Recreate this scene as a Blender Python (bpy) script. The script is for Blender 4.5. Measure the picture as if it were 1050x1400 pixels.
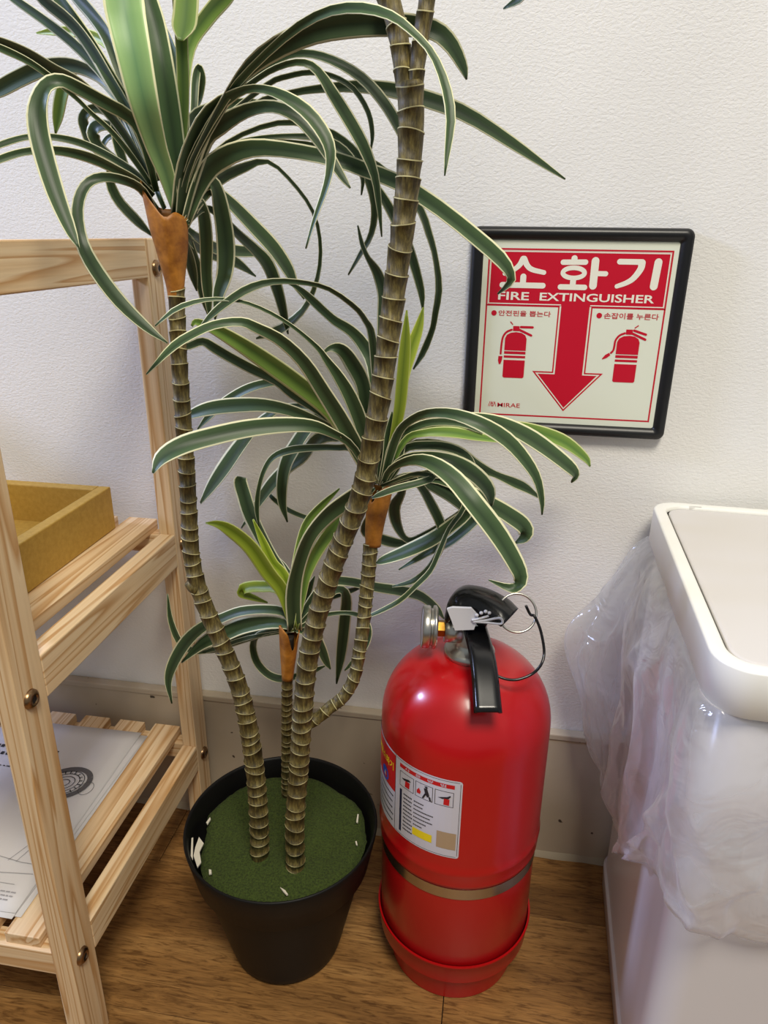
import bpy, bmesh, math, random
from mathutils import Vector, Matrix, noise
for o in list(bpy.data.objects):
    bpy.data.objects.remove(o)
SC = bpy.context.scene
COL = SC.collection
# ------------------------------------------------------------------ camera
cam_d = bpy.data.cameras.new('camera')
cam = bpy.data.objects.new('camera', cam_d); COL.objects.link(cam)
_r = Vector((0.98715, 0.15933, 0.01203)); _d = Vector((0.06895, -0.35685, -0.93161)); _f = Vector((-0.14414, 0.92047, -0.36325))
cam.matrix_world = Matrix(((_r.x, -_d.x, -_f.x, 0.0), (_r.y, -_d.y, -_f.y, -0.74222), (_r.z, -_d.z, -_f.z, 0.75), (0, 0, 0, 1)))
cam_d.sensor_fit = 'VERTICAL'; cam_d.sensor_height = 36.0; cam_d.lens = 36.0 * 980 / 1400
cam_d.clip_start = 0.01
SC.camera = cam
# ------------------------------------------------------------------ light
SC.view_settings.view_transform = 'Standard'
SC.view_settings.look = 'None'
SC.view_settings.gamma = 1.0
SC.view_settings.use_curve_mapping = False
SC.view_settings.exposure = 0.0
world = bpy.data.worlds.new('room_light'); SC.world = world
world.use_nodes = True
world.node_tree.nodes['Background'].inputs[0].default_value = (0.90, 0.96, 1.0, 1)
world.node_tree.nodes['Background'].inputs[1].default_value = 0.27
def area(name, loc, target, sx, sy, power, color):
    d = bpy.data.lights.new(name, 'AREA'); d.shape = 'RECTANGLE'; d.size = sx; d.size_y = sy
    d.energy = power; d.color = color
    o = bpy.data.objects.new(name, d); COL.objects.link(o); o.location = loc
    o.rotation_euler = (Vector(target) - Vector(loc)).to_track_quat('-Z', 'Y').to_euler()
    return o
area('ceiling_lamp_warm', (0.35, -1.30, 2.35), (0.1, -0.1, 0.3), 0.6, 0.6, 42, (1.0, 0.925, 0.79))
area('side_lamp_cool', (-1.75, -0.42, 1.45), (0.0, -0.2, 0.45), 0.22, 0.22, 25, (0.50, 0.60, 1.0))
# ------------------------------------------------------------------ helpers
def tag(o, label, cat=None, group=None, kind=None):
    if label: o['label'] = label
    if cat: o['category'] = cat
    if group: o['group'] = group
    if kind: o['kind'] = kind
    return o
def empty(name, loc, label=None, cat=None, group=None):
    o = bpy.data.objects.new(name, None); COL.objects.link(o); o.location = loc
    o.empty_display_size = 0.02
    return tag(o, label, cat, group)
def obj(name, me, mats, parent=None, smooth=False):
    if isinstance(me, bmesh.types.BMesh):
        bm = me; me = bpy.data.meshes.new(name); bm.to_mesh(me); bm.free()
    for m in (mats if isinstance(mats, (list, tuple)) else [mats]):
        me.materials.append(m)
    if smooth:
        for p in me.polygons: p.use_smooth = True
    o = bpy.data.objects.new(name, me); COL.objects.link(o)
    if parent is not None:
        o.parent = parent
        o.matrix_parent_inverse = abs_loc(parent).inverted()
    return o
def abs_loc(o):
    m = Matrix.LocRotScale(o.location, o.rotation_euler, o.scale)
    return m if o.parent is None else abs_loc(o.parent) @ o.matrix_parent_inverse @ m
def box(bm, x0, x1, y0, y1, z0, z1, bev=0.0):
    b2 = bmesh.new()
    vs = [b2.verts.new((x, y, z)) for x in (x0, x1) for y in (y0, y1) for z in (z0, z1)]
    for f in ((0,1,3,2),(4,6,7,5),(0,4,5,1),(2,3,7,6),(0,2,6,4),(1,5,7,3)):
        b2.faces.new([vs[i] for i in f])
    bmesh.ops.recalc_face_normals(b2, faces=b2.faces)
    if bev: bmesh.ops.bevel(b2, geom=list(b2.edges), offset=bev, segments=2, affect='EDGES', profile=0.5)
    me = bpy.data.meshes.new('t'); b2.to_mesh(me); b2.free(); bm.from_mesh(me); bpy.data.meshes.remove(me)
    return bm
def boxo(name, x0, x1, y0, y1, z0, z1, mat, parent=None, bev=0.0):
    return obj(name, box(bmesh.new(), x0, x1, y0, y1, z0, z1, bev), mat, parent)
def lathe(bm, prof, c, n=64, mi=0, closed_top=False):
    rings = []
    for r, z in prof:
        if r < 1e-6: rings.append([bm.verts.new((c[0], c[1], c[2] + z))])
        else: rings.append([bm.verts.new((c[0] + r*math.cos(2*math.pi*i/n), c[1] + r*math.sin(2*math.pi*i/n), c[2] + z)) for i in range(n)])
    for a, b in zip(rings, rings[1:]):
        for i in range(n):
            j = (i+1) % n
            if len(a) == 1 and len(b) == 1: continue
            if len(a) == 1: f = bm.faces.new((a[0], b[j], b[i]))
            elif len(b) == 1: f = bm.faces.new((a[i], a[j], b[0]))
            else: f = bm.faces.new((a[i], a[j], b[j], b[i]))
            f.material_index = mi; f.smooth = True
    return bm
def catmull(pts, n):
    """pts: list of tuples; returns n+1 samples of a centripetal-like Catmull-Rom curve"""
    P = [Vector(p) for p in pts]
    P = [P[0]*2 - P[1]] + P + [P[-1]*2 - P[-2]]
    segs = len(P) - 3; out = []
    for k in range(n + 1):
        t = k / n * segs; i = min(int(t), segs - 1); t -= i
        a, b, c, d = P[i:i+4]
        out.append(0.5*((2*b) + (c - a)*t + (2*a - 5*b + 4*c - d)*t*t + (3*b - a - 3*c + d)*t*t*t))
    return out
def vec_n(t): return Vector(t)
class VN:  # n-dim catmull through plain lists
    @staticmethod
    def run(pts, n):
        dim = len(pts[0])
        P = [list(p) for p in pts]
        P = [[2*a-b for a, b in zip(P[0], P[1])]] + P + [[2*a-b for a, b in zip(P[-1], P[-2])]]
        segs = len(P) - 3; out = []
        for k in range(n + 1):
            t = k / n * segs; i = min(int(t), segs - 1); t -= i
            out.append([0.5*(2*P[i+1][q] + (P[i+2][q]-P[i][q])*t + (2*P[i][q]-5*P[i+1][q]+4*P[i+2][q]-P[i+3][q])*t*t + (3*P[i+1][q]-P[i][q]-3*P[i+2][q]+P[i+3][q])*t*t*t) for q in range(dim)])
        return out
def tube(bm, pts, rad, seg=10, n=None, mi=0, cap=True, closed=False):
    if n: pts = catmull(pts, n)
    pts = [Vector(p) for p in pts]; N = len(pts)
    if not isinstance(rad, (list, tuple)): rad = [rad]*N
    elif len(rad) != N: rad = [rad[0] + (rad[-1]-rad[0])*i/(N-1) for i in range(N)]
    rings = []; up = None
    for i, p in enumerate(pts):
        if closed: t = pts[(i+1) % N] - pts[i-1]
        else: t = pts[min(i+1, N-1)] - pts[max(i-1, 0)]
        t.normalize()
        if up is None: up = t.orthogonal().normalized()
        up = (up - t*up.dot(t)).normalized(); s = t.cross(up)
        rings.append([bm.verts.new(p + (up*math.cos(2*math.pi*k/seg) + s*math.sin(2*math.pi*k/seg))*rad[i]) for k in range(seg)])
    pairs = list(zip(rings, rings[1:])) + ([(rings[-1], rings[0])] if closed else [])
    for a, b in pairs:
        for k in range(seg):
            f = bm.faces.new((a[k], a[(k+1) % seg], b[(k+1) % seg], b[k])); f.smooth = True; f.material_index = mi
    if cap and not closed:
        bm.faces.new(list(reversed(rings[0]))).material_index = mi; bm.faces.new(rings[-1]).material_index = mi
    return bm
def fix(bm):
    bmesh.ops.recalc_face_normals(bm, faces=bm.faces); return bm
def crease(bm, ang=0.6):
    fix(bm)
    for e in bm.edges:
        if len(e.link_faces) == 2 and e.calc_face_angle(0) > ang: e.smooth = False
    return bm
# ------------------------------------------------------------------ materials
class NT:
    def __init__(s, name):
        s.m = bpy.data.materials.new(name); s.m.use_nodes = True
        s.t = s.m.node_tree; s.b = s.t.nodes['Principled BSDF']; s.out = s.t.nodes['Material Output']
    def n(s, typ, **kw):
        nd = s.t.nodes.new(typ)
        for k, v in kw.items():
            if k.startswith('i_'):
                key = k[2:]; key = int(key) if key.isdigit() else key.replace('_', ' ')
                nd.inputs[key].default_value = v
            else: setattr(nd, k, v)
        return nd
    def l(s, a, ao, b, bi): s.t.links.new(a.outputs[ao], b.inputs[bi])
    def ramp(s, stops, interp='LINEAR'):
        r = s.t.nodes.new('ShaderNodeValToRGB'); e = r.color_ramp.elements; r.color_ramp.interpolation = interp
        while len(e) < len(stops): e.new(0.5)
        for k, (p, c) in zip(e, stops): k.position = p; k.color = (*c, 1)
        return r
def plain(name, col, rough=0.5, metal=0.0, spec=0.5, coat=0.0, bump=None):
    s = NT(name); b = s.b
    b.inputs['Base Color'].default_value = (*col, 1); b.inputs['Roughness'].default_value = rough
    b.inputs['Metallic'].default_value = metal; b.inputs['Specular IOR Level'].default_value = spec
    if coat: b.inputs['Coat Weight'].default_value = coat; b.inputs['Coat Roughness'].default_value = 0.14
    if bump:
        tc = s.n('ShaderNodeTexCoord'); nz = s.n('ShaderNodeTexNoise', i_Scale=bump[0], i_Detail=4.0)
        bp = s.n('ShaderNodeBump', i_Strength=bump[1], i_Distance=bump[2])
        s.l(tc, 'Object', nz, 'Vector'); s.l(nz, 'Fac', bp, 'Height'); s.l(bp, 'Normal', b, 'Normal')
    return s.m
def srgb(r, g, b):
    return tuple((c/255/12.92 if c/255 <= 0.04045 else ((c/255+0.055)/1.055)**2.4) for c in (r, g, b))
def wood_pine(name, axis):
    s = NT(name); b = s.b
    tc = s.n('ShaderNodeTexCoord'); oi = s.n('ShaderNodeObjectInfo')
    mul = s.n('ShaderNodeVectorMath', operation='SCALE'); mul.inputs[0].default_value = (3.1, 1.7, 2.3)
    s.l(oi, 'Random', mul, 'Scale')
    add = s.n('ShaderNodeVectorMath', operation='ADD'); s.l(tc, 'Object', add, 0); s.l(mul, 0, add, 1)
    sc = [1.0, 1.0, 1.0]; sc[axis] = 0.028
    mp = s.n('ShaderNodeMapping'); mp.inputs['Scale'].default_value = sc; s.l(add, 0, mp, 'Vector')
    n1 = s.n('ShaderNodeTexNoise', i_Scale=52.0, i_Detail=1.5, i_Distortion=0.25); s.l(mp, 'Vector', n1, 'Vector')
    ml = s.n('ShaderNodeMath', operation='MULTIPLY'); ml.inputs[1].default_value = 7.0; s.l(n1, 'Fac', ml, 0)
    fr = s.n('ShaderNodeMath', operation='FRACT'); s.l(ml, 0, fr, 0)
    r = s.ramp([(0.0, srgb(236, 210, 170)), (0.5, srgb(231, 200, 156)), (0.86, srgb(198, 152, 98)), (1.0, srgb(236, 210, 170))]); s.l(fr, 0, r, 'Fac')
    n2 = s.n('ShaderNodeTexNoise', i_Scale=400.0, i_Detail=3.0); s.l(mp, 'Vector', n2, 'Vector')
    mx = s.n('ShaderNodeMix', data_type='RGBA', blend_type='MULTIPLY'); mx.inputs['Factor'].default_value = 0.35
    r2 = s.ramp([(0.3, (0.72, 0.66, 0.6)), (0.65, (1, 1, 1))]); s.l(n2, 'Fac', r2, 'Fac')
    s.l(r, 'Color', mx, 'A'); s.l(r2, 'Color', mx, 'B'); s.l(mx, 'Result', b, 'Base Color')
    b.inputs['Roughness'].default_value = 0.48; b.inputs['Specular IOR Level'].default_value = 0.35
    bp = s.n('ShaderNodeBump', i_Strength=0.15, i_Distance=0.001); s.l(n2, 'Fac', bp, 'Height'); s.l(bp, 'Normal', b, 'Normal')
    return s.m
PINE = [wood_pine('pine_wood_x', 0), wood_pine('pine_wood_y', 1), wood_pine('pine_wood_z', 2)]
def wall_mat():
    s = NT('white_textured_wall_paint'); b = s.b
    tc = s.n('ShaderNodeTexCoord')
    mp = s.n('ShaderNodeMapping'); mp.inputs['Scale'].default_value = (0.75, 1, 1.3); s.l(tc, 'Object', mp, 'Vector')
    n1 = s.n('ShaderNodeTexNoise', i_Scale=330.0, i_Detail=3.0, i_Roughness=0.6, i_Distortion=0.5); s.l(mp, 'Vector', n1, 'Vector')
    n2 = s.n('ShaderNodeTexNoise', i_Scale=5.0, i_Detail=2.0); s.l(tc, 'Object', n2, 'Vector')
    r = s.ramp([(0.3, srgb(228, 227, 224)), (0.7, srgb(236, 235, 232))]); s.l(n2, 'Fac', r, 'Fac'); s.l(r, 'Color', b, 'Base Color')
    b.inputs['Roughness'].default_value = 0.75; b.inputs['Specular IOR Level'].default_value = 0.25
    bp = s.n('ShaderNodeBump', i_Strength=0.45, i_Distance=0.0016); s.l(n1, 'Fac', bp, 'Height'); s.l(bp, 'Normal', b, 'Normal')
    return s.m
def floor_mat():
    s = NT('brown_oak_plank'); b = s.b
    tc = s.n('ShaderNodeTexCoord'); oi = s.n('ShaderNodeObjectInfo')
    mul = s.n('ShaderNodeVectorMath', operation='SCALE'); mul.inputs[0].default_value = (4.3, 2.9, 0); s.l(oi, 'Random', mul, 'Scale')
    add = s.n('ShaderNodeVectorMath', operation='ADD'); s.l(tc, 'Object', add, 0); s.l(mul, 0, add, 1)
    mp = s.n('ShaderNodeMapping'); mp.inputs['Scale'].default_value = (0.13, 1.0, 1.0); s.l(add, 0, mp, 'Vector')
    n0 = s.n('ShaderNodeTexNoise', i_Scale=16.0, i_Detail=3.0, i_Distortion=1.2); s.l(mp, 'Vector', n0, 'Vector')
    n1 = s.n('ShaderNodeTexNoise', i_Scale=210.0, i_Detail=5.0, i_Roughness=0.65, i_Distortion=1.6); s.l(mp, 'Vector', n1, 'Vector')
    mp3 = s.n('ShaderNodeMapping'); mp3.inputs['Scale'].default_value = (0.05, 1.0, 1.0); s.l(add, 0, mp3, 'Vector')
    n3 = s.n('ShaderNodeTexNoise', i_Scale=520.0, i_Detail=2.0); s.l(mp3, 'Vector', n3, 'Vector')
    r0 = s.ramp([(0.3, srgb(126, 90, 50)), (0.5, srgb(158, 116, 66)), (0.7, srgb(182, 139, 84))]); s.l(n0, 'Fac', r0, 'Fac')
    r1 = s.ramp([(0.36, (0.36, 0.30, 0.25)), (0.5, (0.9, 0.88, 0.86)), (0.68, (1.15, 1.12, 1.06))]); s.l(n1, 'Fac', r1, 'Fac')
    mx = s.n('ShaderNodeMix', data_type='RGBA', blend_type='MULTIPLY'); mx.inputs['Factor'].default_value = 0.85
    s.l(r0, 'Color', mx, 'A'); s.l(r1, 'Color', mx, 'B')
    r3 = s.ramp([(0.35, (0.55, 0.5, 0.45)), (0.55, (1, 1, 1))]); s.l(n3, 'Fac', r3, 'Fac')
    mx2 = s.n('ShaderNodeMix', data_type='RGBA', blend_type='MULTIPLY'); mx2.inputs['Factor'].default_value = 0.5
    s.l(mx, 'Result', mx2, 'A'); s.l(r3, 'Color', mx2, 'B'); s.l(mx2, 'Result', b, 'Base Color')
    b.inputs['Roughness'].default_value = 0.42; b.inputs['Specular IOR Level'].default_value = 0.4
    bp = s.n('ShaderNodeBump', i_Strength=0.25, i_Distance=0.0008); s.l(n1, 'Fac', bp, 'Height'); s.l(bp, 'Normal', b, 'Normal')
    return s.m
def base_mat():
    s = NT('grey_beige_baseboard_paint'); b = s.b
    tc = s.n('ShaderNodeTexCoord'); n1 = s.n('ShaderNodeTexNoise', i_Scale=9.0, i_Detail=4.0); s.l(tc, 'Object', n1, 'Vector')
    r = s.ramp([(0.3, srgb(178, 164, 142)), (0.7, srgb(194, 181, 160))]); s.l(n1, 'Fac', r, 'Fac')
    n2 = s.n('ShaderNodeTexNoise', i_Scale=75.0, i_Detail=1.0); s.l(tc, 'Object', n2, 'Vector')
    r2 = s.ramp([(0.74, (1, 1, 1)), (0.77, (0.12, 0.1, 0.09))]); s.l(n2, 'Fac', r2, 'Fac')
    mx = s.n('ShaderNodeMix', data_type='RGBA', blend_type='MULTIPLY'); mx.inputs['Factor'].default_value = 1.0
    s.l(r, 'Color', mx, 'A'); s.l(r2, 'Color', mx, 'B'); s.l(mx, 'Result', b, 'Base Color')
    b.inputs['Roughness'].default_value = 0.5
    n3 = s.n('ShaderNodeTexNoise', i_Scale=60.0, i_Detail=3.0); s.l(tc, 'Object', n3, 'Vector')
    bp = s.n('ShaderNodeBump', i_Strength=0.15, i_Distance=0.001); s.l(n3, 'Fac', bp, 'Height'); s.l(bp, 'Normal', b, 'Normal')
    return s.m
def leaf_mat(name, dark, mid, edge, e0=0.815):
    s = NT(name); b = s.b
    uv = s.n('ShaderNodeUVMap'); uv.uv_map = 'UVMap'
    sp = s.n('ShaderNodeSeparateXYZ'); s.l(uv, 'UV', sp, 'Vector')
    oi = s.n('ShaderNodeObjectInfo')
    sb = s.n('ShaderNodeMath', operation='SUBTRACT'); sb.inputs[1].default_value = 0.5; s.l(sp, 'X', sb, 0)
    ab = s.n('ShaderNodeMath', operation='ABSOLUTE'); s.l(sb, 0, ab, 0)
    m2 = s.n('ShaderNodeMath', operation='MULTIPLY'); m2.inputs[1].default_value = 2.0; s.l(ab, 0, m2, 0)
    # lengthwise streaks
    cb = s.n('ShaderNodeCombineXYZ'); mx_ = s.n('ShaderNodeMath', operation='MULTIPLY'); mx_.inputs[1].default_value = 14.0
    s.l(sp, 'X', mx_, 0); s.l(mx_, 0, cb, 'X'); s.l(sp, 'Y', cb, 'Y'); s.l(oi, 'Random', cb, 'Z')
    nz = s.n('ShaderNodeTexNoise', i_Scale=1.0, i_Detail=2.0); s.l(cb, 'Vector', nz, 'Vector')
    jit = s.n('ShaderNodeMath', operation='MULTIPLY_ADD'); jit.inputs[1].default_value = 0.10; jit.inputs[2].default_value = -0.05
    s.l(nz, 'Fac', jit, 0)
    ad = s.n('ShaderNodeMath', operation='ADD'); s.l(m2, 0, ad, 0); s.l(jit, 0, ad, 1)
    r = s.ramp([(0.0, dark), (0.2, tuple(0.7*a+0.3*c for a, c in zip(dark, mid))), (e0-0.12, mid), (e0-0.02, mid), (e0+0.05, edge)]); s.l(ad, 0, r, 'Fac')
    hs = s.n('ShaderNodeHueSaturation'); s.l(r, 'Color', hs, 'Color')
    vv = s.n('ShaderNodeMath', operation='MULTIPLY_ADD'); vv.inputs[1].default_value = 0.5; vv.inputs[2].default_value = 0.75
    s.l(oi, 'Random', vv, 0); s.l(vv, 0, hs, 'Value'); s.l(hs, 'Color', b, 'Base Color')
    b.inputs['Roughness'].default_value = 0.45; b.inputs['Specular IOR Level'].default_value = 0.38
    bp = s.n('ShaderNodeBump', i_Strength=0.12, i_Distance=0.0004); s.l(nz, 'Fac', bp, 'Height'); s.l(bp, 'Normal', b, 'Normal')
    return s.m
LEAF = {'v': leaf_mat('variegated_green_leaf', srgb(46, 64, 40), srgb(70, 92, 58), srgb(226, 224, 186)),
        'f': leaf_mat('broad_green_leaf', srgb(100, 138, 94), srgb(142, 176, 114), srgb(234, 234, 192), 0.87),
        'g': leaf_mat('mid_green_leaf', srgb(84, 116, 52), srgb(120, 150, 66), srgb(205, 208, 150)),
        'y': leaf_mat('yellow_green_leaf', srgb(110, 132, 30), srgb(158, 176, 52), srgb(206, 212, 120), 0.86)}
def bark_mat():
    s = NT('olive_brown_bark'); b = s.b
    tc = s.n('ShaderNodeTexCoord'); mp = s.n('ShaderNodeMapping'); mp.inputs['Scale'].default_value = (1, 1, 0.18); s.l(tc, 'Object', mp, 'Vector')
    n1 = s.n('ShaderNodeTexNoise', i_Scale=420.0, i_Detail=4.0, i_Roughness=0.7); s.l(mp, 'Vector', n1, 'Vector')
    n2 = s.n('ShaderNodeTexNoise', i_Scale=45.0, i_Detail=2.0); s.l(tc, 'Object', n2, 'Vector')
    r = s.ramp([(0.28, srgb(40, 34, 16)), (0.5, srgb(92, 80, 40)), (0.72, srgb(142, 128, 72))]); s.l(n1, 'Fac', r, 'Fac')
    r2 = s.ramp([(0.35, (0.62, 0.6, 0.5)), (0.65, (1, 1, 1))]); s.l(n2, 'Fac', r2, 'Fac')
    mx = s.n('ShaderNodeMix', data_type='RGBA', blend_type='MULTIPLY'); mx.inputs['Factor'].default_value = 0.8
    s.l(r, 'Color', mx, 'A'); s.l(r2, 'Color', mx, 'B'); s.l(mx, 'Result', b, 'Base Color'); b.inputs['Roughness'].default_value = 0.55
    bp = s.n('ShaderNodeBump', i_Strength=0.5, i_Distance=0.001); s.l(n1, 'Fac', bp, 'Height'); s.l(bp, 'Normal', b, 'Normal')
    return s.m
def noise_mat(name, c0, c1, scale, rough, bs=0.4, bd=0.001, lo=0.35, hi=0.65, detail=4.0):
    s = NT(name); b = s.b
    tc = s.n('ShaderNodeTexCoord'); n1 = s.n('ShaderNodeTexNoise', i_Scale=scale, i_Detail=detail, i_Roughness=0.65); s.l(tc, 'Object', n1, 'Vector')
    r = s.ramp([(lo, c0), (hi, c1)]); s.l(n1, 'Fac', r, 'Fac'); s.l(r, 'Color', b, 'Base Color'); b.inputs['Roughness'].default_value = rough
    bp = s.n('ShaderNodeBump', i_Strength=bs, i_Distance=bd); s.l(n1, 'Fac', bp, 'Height'); s.l(bp, 'Normal', b, 'Normal')
    return s.m
def bag_mat():
    s = NT('clear_frosted_plastic_film'); b = s.b; t = s.t
    tr = s.n('ShaderNodeBsdfTransparent'); tr.inputs[0].default_value = (0.97, 0.97, 0.98, 1)
    df = s.n('ShaderNodeBsdfDiffuse'); df.inputs[0].default_value = (0.93, 0.94, 0.96, 1)
    tl = s.n('ShaderNodeBsdfTranslucent'); tl.inputs[0].default_value = (0.93, 0.94, 0.97, 1)
    gl = s.n('ShaderNodeBsdfGlossy'); gl.inputs['Roughness'].default_value = 0.11; gl.inputs[0].default_value = (1, 1, 1, 1)
    a1 = s.n('ShaderNodeMixShader'); a1.inputs[0].default_value = 0.5; s.l(df, 0, a1, 1); s.l(tl, 0, a1, 2)
    lz = s.n('ShaderNodeLayerWeight', i_Blend=0.3); fz = s.n('ShaderNodeMapRange'); fz.inputs['To Min'].default_value = 0.13; fz.inputs['To Max'].default_value = 0.4; s.l(lz, 'Facing', fz, 'Value')
    a2 = s.n('ShaderNodeMixShader'); s.l(fz, 0, a2, 0); s.l(a1, 0, a2, 1); s.l(gl, 0, a2, 2)
    lw = s.n('ShaderNodeLayerWeight', i_Blend=0.35)
    mr = s.n('ShaderNodeMapRange'); mr.inputs['To Min'].default_value = 0.20; mr.inputs['To Max'].default_value = 0.95; s.l(lw, 'Facing', mr, 'Value')
    a3 = s.n('ShaderNodeMixShader'); s.l(mr, 0, a3, 0); s.l(tr, 0, a3, 1); s.l(a2, 0, a3, 2)
    s.l(a3, 0, s.out, 'Surface')
    tc = s.n('ShaderNodeTexCoord'); n1 = s.n('ShaderNodeTexNoise', i_Scale=24.0, i_Detail=2.0, i_Distortion=2.5); s.l(tc, 'Object', n1, 'Vector')
    bp = s.n('ShaderNodeBump', i_Strength=0.5, i_Distance=0.008); s.l(n1, 'Fac', bp, 'Height')
    for nd in (df, gl, tl): s.l(bp, 'Normal', nd, 'Normal')
    return s.m
M_WALL = wall_mat(); M_FLOOR = floor_mat(); M_BASE = base_mat(); M_BARK = bark_mat()
M_CAULK = plain('dirty_white_caulk', srgb(176, 164, 140), 0.6, bump=(80, 0.4, 0.002))
M_GAP = plain('dark_joint', srgb(30, 22, 16), 0.9)
M_RING = plain('cream_bark_ring', srgb(190, 182, 132), 0.55)
M_HUSK = noise_mat('orange_brown_husk', srgb(128, 74, 14), srgb(186, 122, 40), 60, 0.5, 0.3, 0.002)
M_CORE = plain('dark_leaf_sheath', srgb(34, 26, 16), 0.7)
M_POT = plain('black_plastic_pot', srgb(15, 14, 13), 0.5, spec=0.25, bump=(300, 0.05, 0.001))
M_MOSS = noise_mat('green_flocked_moss', srgb(44, 56, 15), srgb(74, 92, 31), 520, 0.95, 0.9, 0.003)
M_FOAM = plain('white_foam', srgb(214, 208, 190), 0.8)
M_RED = plain('red_enamel', srgb(182, 9, 16), 0.3, coat=0.35, bump=(90, 0.04, 0.001))
M_REDP = plain('red_moulded_plastic', srgb(180, 12, 16), 0.33)
M_STEEL = plain('polished_steel', srgb(196, 188, 172), 0.22, 1.0)
M_NICKEL = plain('satin_nickel', srgb(200, 198, 190), 0.32, 1.0)
M_BRASS = plain('brass', srgb(150, 112, 46), 0.42, 1.0)
M_BLACK = plain('glossy_black_plastic', srgb(16, 16, 17), 0.22)
M_RUBBER = plain('black_rubber_frame', srgb(17, 17, 18), 0.38, bump=(200, 0.05, 0.001))
M_SEAL = plain('translucent_white_plastic', srgb(216, 216, 220), 0.4)
M_SIGN = plain('cream_sign_panel', srgb(226, 230, 212), 0.35)
M_SRED = plain('red_print', srgb(196, 0, 38), 0.35)
M_SWHITE = plain('cream_print', srgb(236, 234, 218), 0.35)
M_LWHITE = plain('white_label_film', srgb(206, 204, 212), 0.35)
M_LRED = plain('label_red_print', srgb(200, 22, 30), 0.35)
M_LBLK = plain('label_black_print', srgb(34, 34, 44), 0.4)
M_LNAVY = plain('label_navy_print', srgb(24, 26, 62), 0.4)
M_LYEL = plain('label_yellow_print', srgb(240, 214, 30), 0.4)
M_LBLUE = plain('label_blue_print', srgb(40, 84, 190), 0.4)
M_LBEI = plain('label_beige_print', srgb(176, 150, 118), 0.45)
M_LID = plain('off_white_plastic', srgb(244, 243, 236), 0.36, bump=(400, 0.03, 0.0005))
M_PANEL = plain('light_grey_lid_plastic', srgb(214, 210, 206), 0.45, bump=(500, 0.06, 0.0005))
M_BIN = plain('white_bin_plastic', srgb(218, 214, 214), 0.25)
M_BAG = bag_mat()
M_BOLT = plain('antique_bronze_metal', srgb(150, 120, 88), 0.3, 1.0)
M_HOLE = plain('dark_socket', srgb(20, 16, 12), 0.6)
M_TRAY = noise_mat('mustard_yellow_tray', srgb(172, 134, 50), srgb(186, 148, 62), 200, 0.6, 0.1, 0.0005)
M_PAPER = plain('white_paper', srgb(222, 220, 220), 0.7)
M_INK = plain('grey_ink', srgb(96, 94, 96), 0.7)
M_INKL = plain('light_grey_ink', srgb(168, 166, 168), 0.7)
M_INKD = plain('dark_ink', srgb(48, 47, 48), 0.7)
# ------------------------------------------------------------------ room shell
tag(boxo('wall_back', -1.6, 1.4, 0.0, 0.1, 0.0, 2.4, M_WALL), 'white textured wall behind the plant and the sign', kind='structure')
fl = tag(boxo('floor', -1.6, 1.4, -2.4, 0.1, -0.03, -0.004, M_GAP), 'brown wood grain plank floor', kind='structure')
bb = tag(obj('baseboard_back', box(box(bmesh.new(), -1.6, 1.4, -0.012, 0.0, 0.0, 0.191, 0.0015), -1.6, 1.4, -0.0135, -0.0005, 0.183, 0.1915, 0.0015), M_BASE), 'tall grey beige painted baseboard along the wall', kind='structure')
bm = bmesh.new(); random.seed(3)
N = 240
vs = []
for i in range(N+1):
    x = -1.6 + 3.0*i/N
    w = 0.004 + 0.002*noise.noise(Vector((x*30, 0, 0)))
    vs.append([bm.verts.new((x, -0.0115, 0.008 + 0.002*noise.noise(Vector((x*25, 3, 0))))), bm.verts.new((x, -0.0125 - w*0.6, 0.004)), bm.verts.new((x, -0.013 - w, -0.001))])
for a, b_ in zip(vs, vs[1:]):
    for k in range(2): bm.faces.new((a[k], a[k+1], b_[k+1], b_[k])).smooth = True
obj('caulk_bead', fix(bm), M_CAULK, bb)
G = 0.0005
rows = [(0.1, -0.105), (-0.105, -0.285), (-0.285, -0.465), (-0.465, -0.645), (-0.645, -0.825), (-0.825, -1.005)]
off = [-0.384, -0.0115, -0.55, -0.2, 0.18, -0.4]
for (y1, y0), xo in zip(rows, off):
    xs = [xo + 0.92*k for k in range(-3, 4)]
    for xa, xb in zip(xs, xs[1:]):
        xa, xb = max(xa, -1.6), min(xb, 1.4)
        if xb - xa < 0.05: continue
        boxo('plank', xa + G, xb - G, y0 + G*0.6, y1 - G*0.6, -0.004, 0.0, M_FLOOR, fl, 0.0003)
# ------------------------------------------------------------------ shelf rack
sh = empty('shelf_rack', (-0.56, -0.18, 0), 'natural pine slatted shelf rack at the left, beside the plant', 'shelf')
XR, XI = -0.344, -0.3625
XL, XLI = -0.86, -0.8415
BK = (-0.052, -0.020); FT = (-0.337, -0.302)
for (xa, xb) in ((XI, XR), (XL, XLI)):
    for (ya, yb) in (BK, FT):
        boxo('leg', xa, xb, ya, yb, 0.0, 0.742, PINE[2], sh, 0.0012)
    for (za, zb) in ((0.706, 0.742), (0.394, 0.433), (0.106, 0.142)):
        boxo('side_rail', xa, xb, FT[1], BK[0], za, zb, PINE[1], sh, 0.0012)
for zt in (0.138, 0.428):
    boxo('cross_rail', XLI, XI, -0.335, -0.317, zt - 0.028, zt, PINE[0], sh, 0.001)
    boxo('cross_rail', XLI, XI, -0.046, -0.028, zt - 0.022, zt, PINE[0], sh, 0.001)
    for k in range(10):
        x1 = -0.376 - 0.0487*k
        if x1 - 0.0345 < XLI: break
        boxo('slat', x1 - 0.0345, x1, -0.332, -0.027, zt, zt + 0.012, PINE[1], sh, 0.0008)
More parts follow.
